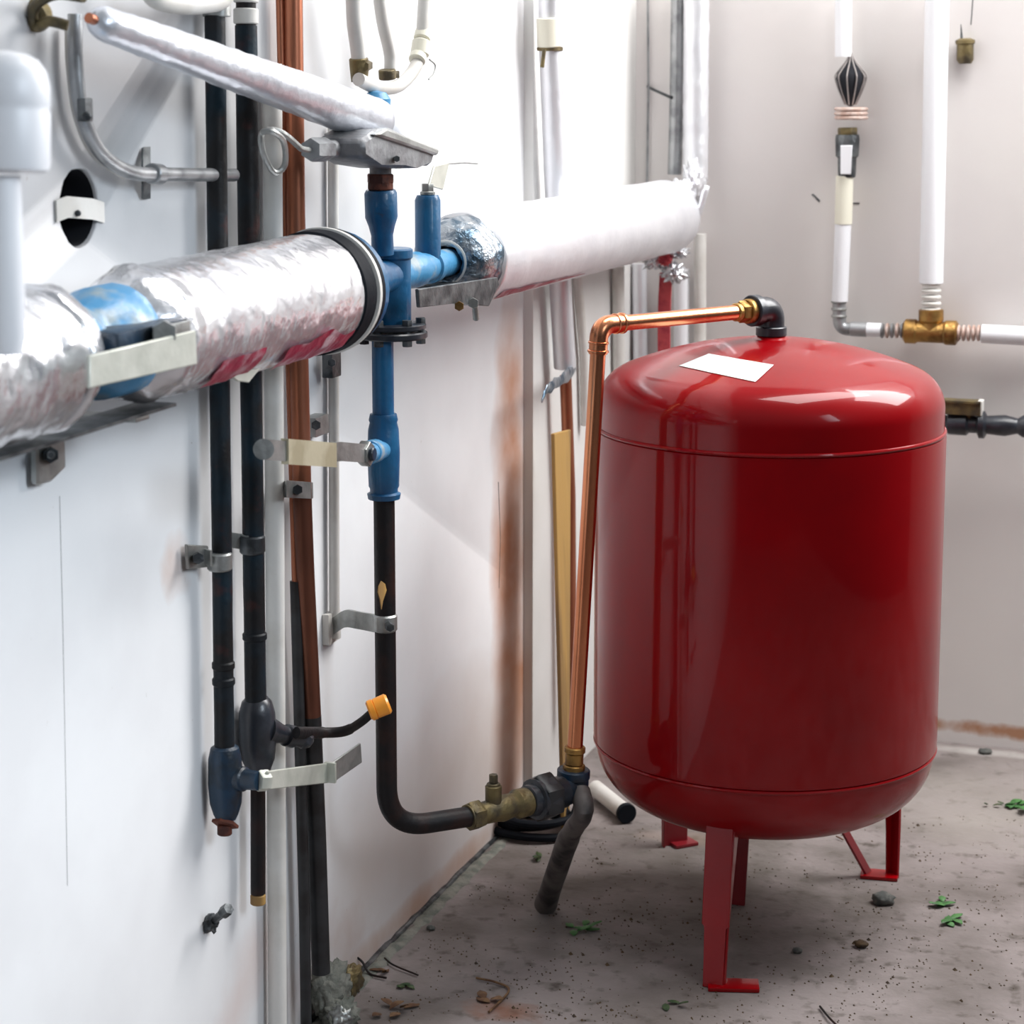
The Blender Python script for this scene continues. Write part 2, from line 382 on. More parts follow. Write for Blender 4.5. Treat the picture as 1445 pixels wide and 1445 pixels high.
# near-black lining standing in for the shade inside the round hole
struct('shade_lining_1', lathe((-.109, HC.y, HC.z), (-.105, HC.y, HC.z), [(0, .050), (1, .050)], 32), 'matte_black')
o = struct('shade_lining_2', tube(seglen((-.108, HC.y, HC.z), (-.006, HC.y, HC.z), 4), .0475, 32, caps=False), 'matte_black')
t = thing('hole_strap', 'white flat strap screwed across the round dark hole in the left wall', 'strap', (0.003, HC.y, HC.z - .01))
part('strap', strip([X(79, 298, .002), X(95, 292, .006), X(130, 295, .006), X(146, 300, .002)], (0, 0, .026), .003), 'offwhite', t)
part('screw', cyl(X(110, 301, .006), X(110, 301, .012), .004, 12), 'steel_dark', t)

# ------------------------------------------------------------------ expansion vessel
TX, TY, TR = 0.591, 3.68, 0.300
t = thing('expansion_vessel', 'large glossy red upright tank standing on short steel legs in the corner', 'tank', (TX, TY, 0))
def ring(z, r, n=96): return [V((TX + r * math.cos(2 * math.pi * k / n), TY + r * math.sin(2 * math.pi * k / n), z)) for k in range(n)]
ZT, ZB, Zt, Zb = 0.895, 0.335, 1.047, 0.205
prof = []
for k in range(25):      # lower dish
    a = (1 - k / 24) * math.pi / 2
    prof.append((Zb + (ZB - Zb) * (1 - math.sin(a) ** 1.0 if False else (1 - math.sin(a))), TR * .985 * (math.cos(a)) ** .54 if k else .001))
prof += [(ZB + .004, TR * .985), (ZB + .006, TR * .998), (ZB + .012, TR * 1.0), (ZT - .012, TR), (ZT - .006, TR * .998), (ZT - .004, TR * .988), (ZT + .004, TR * .988)]
RK, RC = .067, .255      # knuckle and crown radii
def domer(r):            # height of the end at radius r
    if r <= RC: return Zt - .052 * (r / RC) ** 2
    d = min((r - (TR * .988 - RK)) / RK, 1)
    return Zt - .052 - RK * math.cos(math.radians(21)) + RK * math.sqrt(max(0, 1 - d * d))
for k in range(0, 19):
    a = math.radians(69) * k / 18
    rr = TR * .988 - RK * (1 - math.cos(a)); prof.append((domer(min(rr, TR * .98799)), rr))
for k in range(1, 26):
    rr = RC * (1 - k / 25); prof.append((domer(rr), max(rr, .001)))
g = lathe((TX, TY, 0), (TX, TY, 1), prof, 128)
body = part('body', g, 'red', t, angle=50)
part('weld_seam', merge(tube(ring(ZT - .001, TR * .990), .0035, 8, closed=True)), 'red', t)
part('weld_seam', merge(tube(ring(ZB + .001, TR * .990), .0035, 8, closed=True)), 'red', t)
part('side_seam', tube(seglen((TX - .2985, TY - .03, ZB + .02), (TX - .2985, TY - .03, ZT - .02), 4), .0012, 6), 'red_dark', t)
# paper label on the dome, following its curve
def domez(p):
    return domer(min(math.hypot(p.x - TX, p.y - TY), TR * .98799))
def on_dome(px, py):
    lo, hi = 3.2, 4.0
    d = ray(px, py).normalized(); s = 3.0
    while s < 4.2:
        p = CAM + d * s
        if math.hypot(p.x - TX, p.y - TY) < TR * .98 and p.z < domez(p): break
        s += .0008
    return p
cs = [(958, 517), (1000, 500), (1092, 516), (1066, 540)]
vs, fs = [], []
NL = 10
for i in range(NL + 1):
    for j in range(NL + 1):
        a, b = i / NL, j / NL
        px = (cs[0][0] * (1 - a) + cs[3][0] * a) * (1 - b) + (cs[1][0] * (1 - a) + cs[2][0] * a) * b
        py = (cs[0][1] * (1 - a) + cs[3][1] * a) * (1 - b) + (cs[1][1] * (1 - a) + cs[2][1] * a) * b
        p = on_dome(px, py); vs.append(V((p.x, p.y, domez(p) + .0012)))
for k in range(2):
    off = -.002 * k
for i in range(NL):
    for j in range(NL): q = i * (NL + 1) + j; fs.append((q, q + 1, q + NL + 2, q + NL + 1))
part('label', (vs, fs), 'paper', t, label='blank white paper label stuck on the dome')
# small round dent and drip by the inlet
part('inlet_boss', lathe((TX, TY, Zt - .012), (TX, TY, Zt + .004), [(0, .040), (.6, .036), (.9, .026), (1, .024)], 32), 'red', t)
# legs
def flatleg(p, q, wv, th=.005): return strip([p, q], wv, th)
def outv(a): return V((math.cos(a), math.sin(a), 0))
def leg(az, rr, ztop, w0, w1, foot_dir, foot_len, braces=True, m='red'):
    d = outv(az); s = V((-d.y, d.x, 0)); c = V((TX, TY, 0)) + d * rr
    pts = [c + uz * ztop, c + uz * .004]
    g1 = plate([c + s * w0 + uz * ztop, c - s * w0 + uz * ztop, c - s * w1 + uz * .11, c - s * w1, c + s * w1, c + s * w1 + uz * .11], .005)
    g2 = plate([c + s * w1, c + s * w1 - d * .02 - uz * 0 + uz * (ztop - .01), c + s * w0 - d * .035 + uz * ztop, c + s * w0 + uz * ztop], .004)
    return g1, g2, c, s, d
fc = V((TX, TY, 0))
F1 = Z(1006, 1394); F2 = Z(1262, 1238)
def legx(F, w0, w1, ztop, fdir, flen, m, tin=0.0):
    d = (fc - V((F.x, F.y, 0))).normalized(); d.z = 0; s = V((-d.y, d.x, 0)); c = V((F.x, F.y, 0))
    hd_ = V((d.x * .35 - .10, d.y, 0)).normalized(); ct = c + hd_ * tin; cm = c + hd_ * tin * .36
    g = merge(plate([ct - s * w0 + uz * ztop, ct + s * w0 + uz * ztop, cm + s * w0 + uz * .10, cm + s * w1 + uz * .098, c + s * w1, c - s * w1, cm - s * w1 + uz * .098, cm - s * w0 + uz * .10], .006),
              plate([ct - s * w0 + uz * ztop, ct - s * w0 + d * .03 + uz * ztop, cm - s * w1 + d * .014 + uz * .09, c - s * w1 + d * .012, c - s * w1], .004))
    fd = V(fdir).normalized(); fs_ = V((-fd.y, fd.x, 0))
    foot = merge(box(c + fd * flen / 2 + uz * .004 + d * .004, flen + .02, .044, .007, (fd, fs_, uz), .003))
    lg = part('leg', g, m, t); part('foot_plate', foot, m, lg)
    return lg, c, d, s
legx(F1, .0235, .0175, .262, (0.9, 0.25, 0), .065, 'red', .056)
lg, c, d, s = legx(F2, .010, .010, .27, (-0.96, -0.1, 0), .05, 'red')
a_ = Z(1225, 1232, .006); b_ = Y(1185, 1160, a_.y - .03)
part('brace', strip([a_, b_], (0.006, .02, 0), .005), 'red_dark', lg)
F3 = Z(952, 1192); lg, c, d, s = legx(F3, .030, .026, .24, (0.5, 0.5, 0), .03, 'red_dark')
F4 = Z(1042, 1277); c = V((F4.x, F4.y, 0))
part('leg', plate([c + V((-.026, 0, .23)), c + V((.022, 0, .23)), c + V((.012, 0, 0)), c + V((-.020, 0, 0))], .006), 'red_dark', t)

# ------------------------------------------------------------------ copper feed to the vessel
ZC = 1.105
T0 = V((TX, TY, ZC))
el = thing('elbow_fitting', 'black elbow fitting screwed into the top of the red tank', 'fitting', (TX, TY, Zt + .005))
EL = Z(846, 459, 1.097)                     # corner of the copper pipe
hd = (V((EL.x, EL.y, 0)) - V((TX, TY, 0))).normalized()
pe = V((TX, TY, 1.097))
part('elbow', tube(bend([V((TX, TY, Zt + .004)), pe + V((0, 0, 0)), pe + hd * .045], .03, 12), .0225, 24), 'black_gloss', el)
part('collar', cyl((TX, TY, Zt + .004), (TX, TY, Zt + .020), .0265), 'black_gloss', el)
part('collar', cyl(pe + hd * .034, pe + hd * .050, .027), 'black_gloss', el)
cp = thing('copper_pipe', 'bright copper pipe rising beside the red tank and bending to its top', 'pipe', X(811, 1068, .31))
BT = Y(811, 1062, EL.y)
part('pipe', tube(bend([pe + hd * .05, EL, BT], .038, 14), .0128, 24), 'copper', cp)
def oncp(a, b, t0, t1, r): return cyl(V(a).lerp(V(b), t0), V(a).lerp(V(b), t1), r)
part('adapter_nut', merge(cyl(pe + hd * .049, pe + hd * .062, .021), hexn(pe + hd * .062, pe + hd * .078, .019), cyl(pe + hd * .078, pe + hd * .088, .0155)), 'brass', cp)
elg = tube(bend([EL - hd * .048, EL, EL.lerp(BT, .065)], .040, 12), .0152, 24)
part('elbow_socket', merge(elg, cyl(EL - hd * .050, EL - hd * .044, .0172), cyl(EL - hd * .036, EL - hd * .031, .0168),
     oncp(EL, BT, .055, .062, .0172), oncp(EL, BT, .036, .042, .0168)), 'copper', cp)
part('end_nut', merge(oncp(EL, BT, .985, 1.0, .0175), oncp(EL, BT, 1.0, 1.028, .0150), oncp(EL, BT, 1.028, 1.045, .0185)), 'brass', cp)
# dark elbow at the foot, valve, drain tee, black pipe
E1 = Y(812, 1112, EL.y)
dk = thing('elbow_fitting', 'dark blue elbow fitting under the brass nut of the copper pipe', 'fitting', E1)
W1 = Y(744, 1128, EL.y - .10); W1.z = E1.z
part('elbow', tube(bend([BT.lerp(EL, -.045), E1, E1.lerp(W1, .5)], .03, 10), .0235, 24), 'blue_dark', dk)
part('collar', cyl(BT.lerp(EL, -.04), BT.lerp(EL, -.062), .0275), 'blue_dark', dk)
RX = 0.12
RB = X(541, 1178, RX)                       # riser foot
A0, A1, A2 = Z(664, 1152, E1.z), Z(744, 1131, E1.z), E1.copy()
uv = thing('union_valve', 'dark grimy union valve between the brass tee and the copper pipe foot', 'valve', A1)
aB = A1.lerp(A2, -.02); bB = A1.lerp(A2, .72)
part('body', merge(lathe(aB, bB, [(0, .018), (.05, .026), (.2, .027), (.22, .034), (.62, .036), (.64, .028), (1, .027)], 20), ), 'black_gloss', uv)
part('union_nut', hexn(A1.lerp(A2, .18), A1.lerp(A2, .5), .040), 'grey_pipe', uv)
hb = Z(770, 1276, .012); ht = V((E1.x + .02, E1.y - .03, E1.z - .01))
part('lever', merge(tube(smooth_path([E1 + V((.012, -.012, 0)), ht + V((.004, -.004, -.02)), ht.lerp(hb, .35), hb], 6), [.017] * 6 + [.0165] * 6 + [.019] * 6 + [.021], 20, wob=.001, ws=30)), 'lever_grey', uv,
     label='long dark handle reaching down to the floor')
dt = thing('drain_tee', 'dull brass tee with a small upright plug on the low black pipe', 'valve', A0)
dd = (A1 - A0)
part('body', lathe(A0.lerp(A1, -.05), A0.lerp(A1, 1.02), [(0, .020), (.1, .0215), (.12, .0175), (.45, .019), (.55, .022), (.75, .019), (.8, .024), (.97, .024), (1, .018)], 20, wob=.001), 'brass_dull', dt)
pc = A0.lerp(A1, .40)
part('plug', merge(cyl(pc, pc + uz * .042, .0135), cyl(pc + uz * .04, pc + uz * .046, .011), hexn(pc + uz * .046, pc + uz * .060, .0075)), 'brass_dull', dt)
part('hex_collar', hexn(A0.lerp(A1, -.03), A0.lerp(A1, .16), .024), 'brass_dull', dt)

# ------------------------------------------------------------------ main run: big foil covered pipe along the left wall
XP = 0.13
def XPp(px, py): return X(px, py, XP)
ZP = XPp(480, 405).z
PEND = Y(938, 306, 4.66)
def pp(y):      # point of the main axis at y
    if y <= 3.3: return V((XP, y, ZP))
    return V((XP, 3.3, ZP)).lerp(PEND, (y - 3.3) / (PEND.y - 3.3))
def ypx(px):    # y where the axis crosses column px
    lo, hi = 1.5, 4.9
    for _ in range(40):
        mid = (lo + hi) / 2; q = pp(mid) - CAM
        if PCX + FPX * q.dot(rt) / q.dot(fw) < px: lo = mid
        else: hi = mid
    return mid
def jacket(y0, y1, r0, r1, wob, ws, seg=48, n=60, ends=True):
    pts = [pp(y0 + (y1 - y0) * i / n) for i in range(n + 1)]
    rs = [r0 + (r1 - r0) * i / n for i in range(n + 1)]
    if ends: rs[0] *= .55; rs[1] *= .9; rs[-1] *= .55; rs[-2] *= .93
    return tube(pts, rs, seg, wob=wob, ws=ws)
ip = thing('insulated_pipe', 'near end of the big pipe wrapped in crumpled silver foil, at the left edge', 'pipe', pp(2.0))
part('foil_jacket', jacket(1.72, ypx(42), .081, .080, .004, 30), 'foil', ip, angle=180)
part('foil_skirt', lathe(pp(ypx(34)), pp(ypx(66)), [(0, .081), (.3, .083), (.8, .078), (1, .072), (.98, .05)], 40, wob=.004, ws=30), 'foil', ip, angle=180)
bv = thing('ball_valve', 'light and dark blue valve on the big pipe with a flat pale lever', 'valve', pp(ypx(170)))
y0, y1 = ypx(60), ypx(176)
part('body', lathe(pp(y0), pp(y1), [(0, .056), (.1, .060), (.28, .056), (.35, .045), (.45, .050), (.6, .064), (.85, .066), (1, .05)], 36, wob=.0015), 'blue_light', bv, angle=60)
q0, q1 = X(140, 492, .205), X(245, 466, .205)
part('stem_block', merge(box(X(190, 478, .19), .05, (q1 - q0).length * .95, .032, bev=.004)), 'blue_dark', bv)
part('stem_nut', merge(hexn(X(232, 470, .19), X(232, 470, .238), .015), box(X(248, 465, .215), .012, .05, .016, bev=.002)), 'steel', bv)
part('lever', plate([X(124, 502, .245), X(274, 466, .245), X(276, 514, .245), X(124, 548, .245)], .005), 'zinc', bv)
# middle length
mp_ = thing('insulated_pipe', 'fat middle length of the big pipe in wrinkled bright foil with black end band', 'pipe', pp(2.6))
YS, YE = ypx(186), ypx(446)
part('foil_jacket', jacket(YS, YE, .080, .084, .0022, 34, n=120), 'foil', mp_, angle=180)
part('torn_collar', lathe(pp(ypx(158)), pp(ypx(202)), [(.04, .040), (0, .050), (.05, .062), (.4, .074), (.7, .082), (1, .080)], 44, wob=.006, ws=30), 'foil', mp_, angle=180)
yb = ypx(500)
part('black_band', lathe(pp(ypx(435)), pp(ypx(452)), [(0, .083), (.1, .087), (.9, .088), (1, .083)], 56), 'rubber', mp_)
part('end_band', lathe(pp(ypx(452.7)), pp(ypx(457)), [(0, .086), (.1, .090), (.9, .090), (1, .086)], 56), 'offwhite', mp_)
part('end_ring', lathe(pp(ypx(457.6)), pp(ypx(464)), [(0, .084), (.1, .0885), (.8, .0885), (1, .03)], 56), 'rubber', mp_)
def arcpatch(ya, yb_, a0, a1, r, n=26, wob=.004):
    vs, fs = [], []
    for i in range(n + 1):
        for j in range(9):
            y = ya + (yb_ - ya) * i / n; c = pp(y)
            w_ = .5 + .5 * noise.noise(V((y * 14, 3.1, 0)))
            a = a0 + (a1 - a0) * j / 8 * (.55 + .45 * w_)
            rr = r + .002 * noise.noise(V((y * 40, a * 6, 0)))
            vs.append(c + V((math.cos(a), 0, math.sin(a))) * rr)
    for i in range(n):
        for j in range(8): q = i * 9 + j; fs.append((q, q + 1, q + 10, q + 9))
    return vs, fs
D = math.radians
part('crimson_reflection', arcpatch(ypx(335), ypx(432), D(-60), D(-20), .0868), 'red_reflection', mp_, label='strip of painted crimson reflection low on the foil', angle=180)
part('crimson_reflection', arcpatch(ypx(235), ypx(300), D(-60), D(-16), .0835), 'red_reflection', mp_, label='faded patch of painted crimson reflection near the lever end', angle=180)
hc = thing('pipe_bracket', 'pale steel hanger with brass screw under the fat foil pipe', 'bracket', X(345, 515, .16))
part('plate', plate([X(300, 516, .175), X(372, 500, .175), X(366, 520, .175), X(350, 540, .175), X(334, 538, .175), X(318, 524, .175)], .004), 'zinc', hc)
part('screw', merge(hexn(X(357, 497, .165), X(357, 497, .19), .009), cyl(X(357, 497, .15), X(357, 497, .196), .005)), 'brass', hc)
# support rail + wall bracket at far left
rl = single('support_rail', strip(seglen((XP - .01, 1.8, ZP - .094), (XP + .0, ypx(220), ZP - .089), 12), (.05, 0, 0), .004), 'steel_dark',
            'thin dark steel rail running under the near end of the big pipe', 'rail')
wb = thing('wall_bracket', 'steel bracket plate with a dark bolt on the wall under the big pipe', 'bracket', X(66, 660, .0))
part('plate', plate([X(46, 602, .012), X(86, 592, .012), X(88, 660, .012), X(68, 680, .012), X(48, 684, .012)], .012, .003), 'steel', wb)
part('bolt', merge(hexn(X(72, 642, .016), X(72, 642, .030), .010), cyl(X(72, 642, .02), X(72, 642, .045), .005)), 'steel_dark', wb)
part('arm', box((0.06, X(66, 620, 0.0).y + .02, ZP - .105), .12, .035, .006), 'steel', wb)
# the tee
YTc = ypx(553); TC = pp(YTc)
te = thing('pipe_tee', 'blue painted cast tee in the big pipe, above the blue riser', 'fitting', TC)
R2 = R(TC, 54)
zt0, zt1 = X(553, 458, XP).z, X(553, 350, XP).z
tc = V((TC.x, TC.y, 0))
part('body', merge(lathe(tc + uz * zt0, tc + uz * zt1, [(0, R2 * .95), (.08, R2), (.85, R2), (.88, R2 * 1.10), (.98, R2 * 1.10), (1, R2)], 36),
                   lathe(pp(ypx(463)), TC, [(0, .020), (.02, .082), (.10, .084), (.12, .040), (.3, .027), (.6, .025), (.62, .029), (.72, .029), (.74, .025), (1, .025)], 32)), 'blue', te)
bl = pp(ypx(612))
part('branch', merge(lathe(TC, pp(ypx(632)), [(0, .026), (.3, .026), (.32, .028), (.42, .028), (.44, .0235), (.62, .0235), (.63, .0275), (.70, .0275), (.71, .0225), (1, .0225)], 28)), 'blue_light', te)
part('rust_end', lathe(pp(ypx(628)), pp(ypx(650)), [(0, .0215), (1, .0215)], 24), 'rust', te)
fz = X(550, 467, XP).z
RR = R(TC, 100)
part('flange', merge(lathe(tc + uz * (fz - .012), tc + uz * (fz - .001), [(0, RR * .96), (.2, RR), (.8, RR), (1, RR * .96)], 40),
                     lathe(tc + uz * (fz + .002), tc + uz * (fz + .011), [(0, RR * .93), (.2, RR * .96), (.8, RR * .96), (1, RR * .90)], 40)), 'black_gloss', te)
for k in range(6):
    a = k * math.pi / 3 + .4; c = tc + V((math.cos(a), math.sin(a), 0)) * RR * .80
    part('flange_bolt', lathe(c + uz * (fz - .021), c + uz * (fz + .019), [(0, .0075), (.02, .008), (.22, .008), (.23, .005), (.77, .005), (.78, .008), (.98, .008), (1, .0075)], 6), 'steel_dark', te)
# top neck
nk = thing('reducer_fitting', 'blue bottle shaped reducer standing on the tee under the grey cast valve', 'fitting', tc + uz * zt1)
n0 = X(540, 350, XP); n1 = X(537, 268, XP)
part('neck', lathe(n0 - uz * .01, n1, [(0, .017), (.3, .0165), (.45, .020), (.58, .0245), (.95, .0245), (1, .022)], 28), 'blue', nk)
part('rusty_nut', merge(cyl(n1, n1 + uz * .012, .019), hexn(n1 + uz * .010, n1 + uz * .024, .021)), 'rust', nk)
# grey cast valve
gv = thing('cast_valve', 'grey cast metal valve where the upper foil pipe ends, with hex inlet', 'valve', n1 + uz * .024)
v0 = X(537, 243, XP)
part('neck', cyl(n1 + uz * .022, X(537, 212, XP), .0165), 'cast', gv)
dv = (X(580, 222, XP) - X(480, 200, XP)).normalized()
def gx(px, py, x): return X(px, py, x)
part('housing', merge(plate([gx(478, 197, XP + .01), gx(500, 182, XP + .01), gx(520, 180, XP + .01), gx(584, 212, XP + .01), gx(577, 234, XP + .01), gx(556, 231, XP + .01), gx(538, 238, XP + .01), gx(505, 232, XP + .01), gx(480, 222, XP + .01)], .075, .006)), 'cast', gv)
part('cover_plate', plate([gx(492, 190, XP + .012), gx(508, 181, XP + .012), gx(584, 210, XP + .012), gx(582, 219, XP + .012)], .085, .003), 'steel', gv)
part('cover_bolt', hexn(gx(574, 209, XP + .04), gx(576, 201, XP + .04), .006), 'steel', gv)
part('cover_bolt', hexn(gx(560, 224, XP + .05), gx(560, 224, XP + .062), .005), 'steel_dark', gv)
part('hex_inlet', merge(hexn(gx(438, 211, XP), gx(462, 211, XP), .017), cyl(gx(460, 211, XP), gx(486, 208, XP), .0125)), 'cast', gv)
lp = [gx(372, 190, .10), gx(398, 182, .11), gx(404, 212, .12), gx(396, 240, .11), gx(380, 232, .10), gx(368, 205, .09)]
sy = single('siphon_tube', tube([gx(436, 212, XP)] + smooth_path([gx(425, 210, XP), gx(402, 190, .125), gx(384, 183, .115), gx(369, 190, .11), gx(372, 218, .11), gx(387, 243, .115), gx(402, 232, .125), gx(400, 200, .135), gx(385, 186, .135), gx(370, 186, .12)], 8), .0042, 10),
            'steel', 'thin looped metal siphon tube at the left of the grey cast valve', 'tube')
cap = thing('air_vent', 'white domed cap above the grey cast valve, touched with sky blue', 'vent', gx(545, 190, XP))
cc = gx(545, 200, XP)
part('dome', lathe(cc, gx(545, 150, XP), [(0, .030), (.3, .033), (.6, .028), (.85, .018), (1, .003)], 28), 'white_plastic', cap)
part('blue_cap', lathe(gx(532, 152, XP - .02), gx(532, 128, XP - .02), [(0, .020), (.5, .021), (.9, .014), (1, .002)], 24), 'blue_light', cap)
# upper foil pipe
ULn, URn = X(133, 28, .10), X(532, 172, XP)
uf = thing('insulated_pipe', 'slimmer foil wrapped pipe sloping down from upper left to the cast valve', 'pipe', ULn)
n = 70
pts = seglen(ULn, URn, n); rs = [R(ULn, 50) + (R(URn, 66) - R(ULn, 50)) * (i / n) for i in range(n + 1)]
rs[0] *= .45; rs[1] *= .85; rs[2] *= .96; rs[-1] *= .6
part('foil_jacket', tube(pts, rs, 40, wob=.0014, ws=40), 'foil_blue', uf, angle=180)
part('rust_ring', tube([ULn + (URn - ULn).normalized() * -.012, ULn + (URn - ULn).normalized() * .004], R(ULn, 15), 20), 'copper_dull', uf)
hk = thing('pipe_hook', 'brown iron pipe hook fixed to the wall at the top left', 'hook', X(48, 22, 0))
part('hook', tube(smooth_path([X(96, 36, .05), X(70, 30, .03), X(52, 36, .008), X(46, 20, .008), X(54, 4, .02), X(80, -8, .05), X(118, -4, .09)], 8), .0065, 12), 'brass_dull', hk)
part('rose', lathe(X(50, 22, 0), X(50, 22, .008), [(0, .020), (.6, .019), (1, .012)], 24), 'brass_dull', hk)
cr = single('cream_pipe', tube(smooth_path([X(205, -70, .06), X(210, -14, .06), X(235, 4, .06), X(285, 6, .06), X(318, -6, .06), X(330, -60, .06)], 8), R(X(200, 2, .13), 30), 20), 'offwhite',
            'thick cream coloured pipe crossing above the upper foil pipe at the top edge', 'pipe')
# blue gauge stub
gs = thing('gauge_stub', 'blue upright stub on the branch with a bent grey tab on top', 'fitting', pp(ypx(605)))
g0 = pp(ypx(604)); g1 = V((g0.x, g0.y, X(605, 275, g0.x).z))
part('stub', merge(lathe(g0, g1, [(0, .0205), (.93, .0205), (1, .017)], 28)), 'blue', gs)
part('nut', merge(cyl(g1, g1 + uz * .006, .012), hexn(g1 + uz * .005, g1 + uz * .018, .010)), 'steel', gs)
XG = g0.x
part('tab', plate([X(612, 234, XG), X(633, 229, XG), X(624, 268, XG), X(604, 262, XG)], .004), 'zinc', gs)
part('wire', tube([X(632, 231, XG), X(655, 230, XG - .01), X(674, 231, XG - .02)], .0014, 8), 'steel', gs)
# far big pipe
def arcpatch_far():
    vs, fs = [], []
    y0_, y1_ = ypx(664), ypx(790)
    for i in range(31):
        y = y0_ + (y1_ - y0_) * i / 30; c = pp(y); rr = (R(pp(yf0), 132) * (1 - (y - yf0) / (PEND.y - yf0)) + R(PEND, 104) * (y - yf0) / (PEND.y - yf0)) + .0022
        for j in range(7):
            a = math.radians(-52) + math.radians(16) * (j / 6 - .5) * (1 - i / 34) * (1 + .5 * noise.noise(V((y * 18, 1, 1))))
            vs.append(c + V((math.cos(a), 0, math.sin(a))) * rr)
    for i in range(30):
        for j in range(6): q = i * 7 + j; fs.append((q, q + 1, q + 8, q + 7))
    return vs, fs
fp = thing('insulated_pipe', 'long smooth foil jacketed pipe running back to the corner behind the red tank', 'pipe', pp(3.9))
yf0 = ypx(652)
part('foil_jacket', jacket(yf0, PEND.y, R(pp(yf0), 132), R(PEND, 104), .0015, 18, n=70, ends=False), 'foil_smooth', fp, angle=180)
part('red_reflection_strip', arcpatch_far(), 'red_reflection', fp, label='faint painted red reflection along the lower edge', angle=180)
rf = R(pp(ypx(640)), 122)
part('torn_collar', merge(lathe(pp(ypx(628)), pp(ypx(662)), [(0.35, .024), (0.0, .030), (.02, rf * .55), (.10, rf * .80), (.3, rf * .95), (.7, rf * 1.03), (1, rf * 1.0)], 44, wob=.006, ws=30)), 'foil_dark', fp, angle=180)
part('collar_lip', tube([pp(ypx(629)) + V((math.cos(2 * math.pi * k / 40), 0, math.sin(2 * math.pi * k / 40))) * .034 for k in range(40)], .0035, 8, closed=True), 'offwhite', fp)
sh = thing('support_shelf', 'dark grey angled steel shelf with pale bolts under the torn pipe collar', 'bracket', pp(ypx(640)) - uz * .06)
part('plate', merge(plate([X(588, 408, .205), X(700, 391, .205), X(702, 402, .205), X(688, 432, .205), X(640, 428, .205), X(590, 434, .205)], .006),
                    box((.11, ypx(645), X(645, 400, .15).z), .08, .26, .004)), 'steel_dark', sh)
part('screw', merge(cyl(X(670, 430, .20), X(672, 452, .20), .005), hexn(X(668, 428, .20), X(668, 428, .214), .009)), 'steel', sh)
part('brass_screw', hexn(X(648, 432, .198), X(648, 432, .214), .008), 'brass', sh)

# ------------------------------------------------------------------ riser down the wall from the tee
XR = 0.125
rz = lambda py: X(541, py, XR).z
ry = X(541, 600, XR).y
def rp(py): return V((XR, ry, rz(py)))
RBp = V((XR, ry, A0.z))
bp = thing('riser_pipe', 'blue painted upper riser pipe dropping from the flange to a blue valve', 'pipe', rp(590))
part('pipe', cyl(rp(474), rp(600), R(rp(530), 31)), 'blue', bp)
vv = thing('ball_valve', 'blue valve low on the riser, its cream sleeved lever pointing left', 'valve', rp(700))
part('body', lathe(rp(704), rp(584), [(0, .0245), (.06, .0260), (.08, .0215), (.12, .0215), (.15, .0235), (.55, .0250), (.82, .0235), (.9, .021), (.93, .0225), (1, .0205)], 28), 'blue', vv)
part('bonnet', merge(cyl(rp(635), X(515, 640, XR + .05), .0135), cyl(X(530, 636, XR + .02), X(522, 638, XR + .032), .0175)), 'blue_light', vv)
L0 = X(514, 640, XR + .055)
part('stem_nut', merge(hexn(L0 - ux * .006, L0 + ux * .010, .0185)), 'steel', vv)
part('stem_tip', cyl(L0 + ux * .008, L0 + ux * .016, .010), 'blue_dark', vv)
xl = XR + .06
lv = part('lever', merge(strip([X(516, 640, xl), X(480, 637, xl), X(440, 640, xl), X(372, 634, xl)], (0, 0, .027), .005),
                         lathe(X(372, 634, xl - .003), X(372, 634, xl + .003), [(0, .0135), (1, .0135)], 20)), 'steel', vv)
part('sleeve', strip([X(470, 642, xl), X(402, 637, xl)], (0, 0, .034), .011), 'cream_metal', lv)
# black lower riser
lr = thing('riser_pipe', 'black iron riser bending at the bottom towards the red tank', 'pipe', RBp)
path = bend([rp(700), RBp, A0], .085, 16)
part('pipe', tube(path, R(rp(900), 30), 24), 'iron', lr)
xc = XR + .0148
part('paint_chip', plate([X(534, 828, xc), X(538, 820, xc), X(543, 824, xc), X(545, 833, xc), X(540, 848, xc), X(538, 860, xc), X(536, 846, xc), X(533, 836, xc)], .0015, 0), 'ochre', lr, label='ochre paint chip')
# riser bracket
rb = thing('pipe_clamp', 'twisted steel clamp holding the black riser off the wall', 'clamp', X(468, 885, .0))
part('wall_plate', box(X(468, 884, .006), .012, .05, .05, bev=.003), 'offwhite', rb)
part('arm', strip(smooth_path([X(470, 884, .012), X(487, 873, .035), X(505, 875, .06), X(532, 880, .115)], 4), (0, 0, .028), .005), 'steel', rb)
part('band', lathe(rp(892), rp(868), [(0, .0165), (.1, .019), (.9, .019), (1, .0165)], 24), 'steel', rb)
part('bolt', hexn(rp(880) + V((.012, -.016, 0)), rp(880) + V((.02, -.028, 0)), .007), 'steel_dark', rb)

# ------------------------------------------------------------------ the two black pipes
XB = 0.030
def vpipe(px_top, py_top, px_bot, py_bot, x, wpx, n=14):
    a, b = X(px_top, py_top, x), X(px_bot, py_bot, x)
    return a, b, R((a + b) / 2, wpx)
a, b, r = vpipe(303, 22, 317, 1075, XB, 29)
p1 = thing('black_pipe', 'left of two black iron pipes, ending in a dark blue valve', 'pipe', b)
part('pipe', tube(seglen(a, b, 30), r, 24, wob=.0004), 'iron_blue', p1)
part('coupling', cyl(X(306, 24, XB), X(305, -12, XB), r * 1.35), 'steel', p1)
at = lambda a, b, py: min(seglen(a, b, 400), key=lambda p: abs(PCY - FPX * (p - CAM).dot(upv) / (p - CAM).dot(fw) - py))
for py in (938, 962): 
    c = at(a, b, py); part('joint_ring', lathe(c - uz * .006, c + uz * .006, [(0, r), (.2, r * 1.14), (.8, r * 1.14), (1, r)], 24), 'iron_blue', p1)
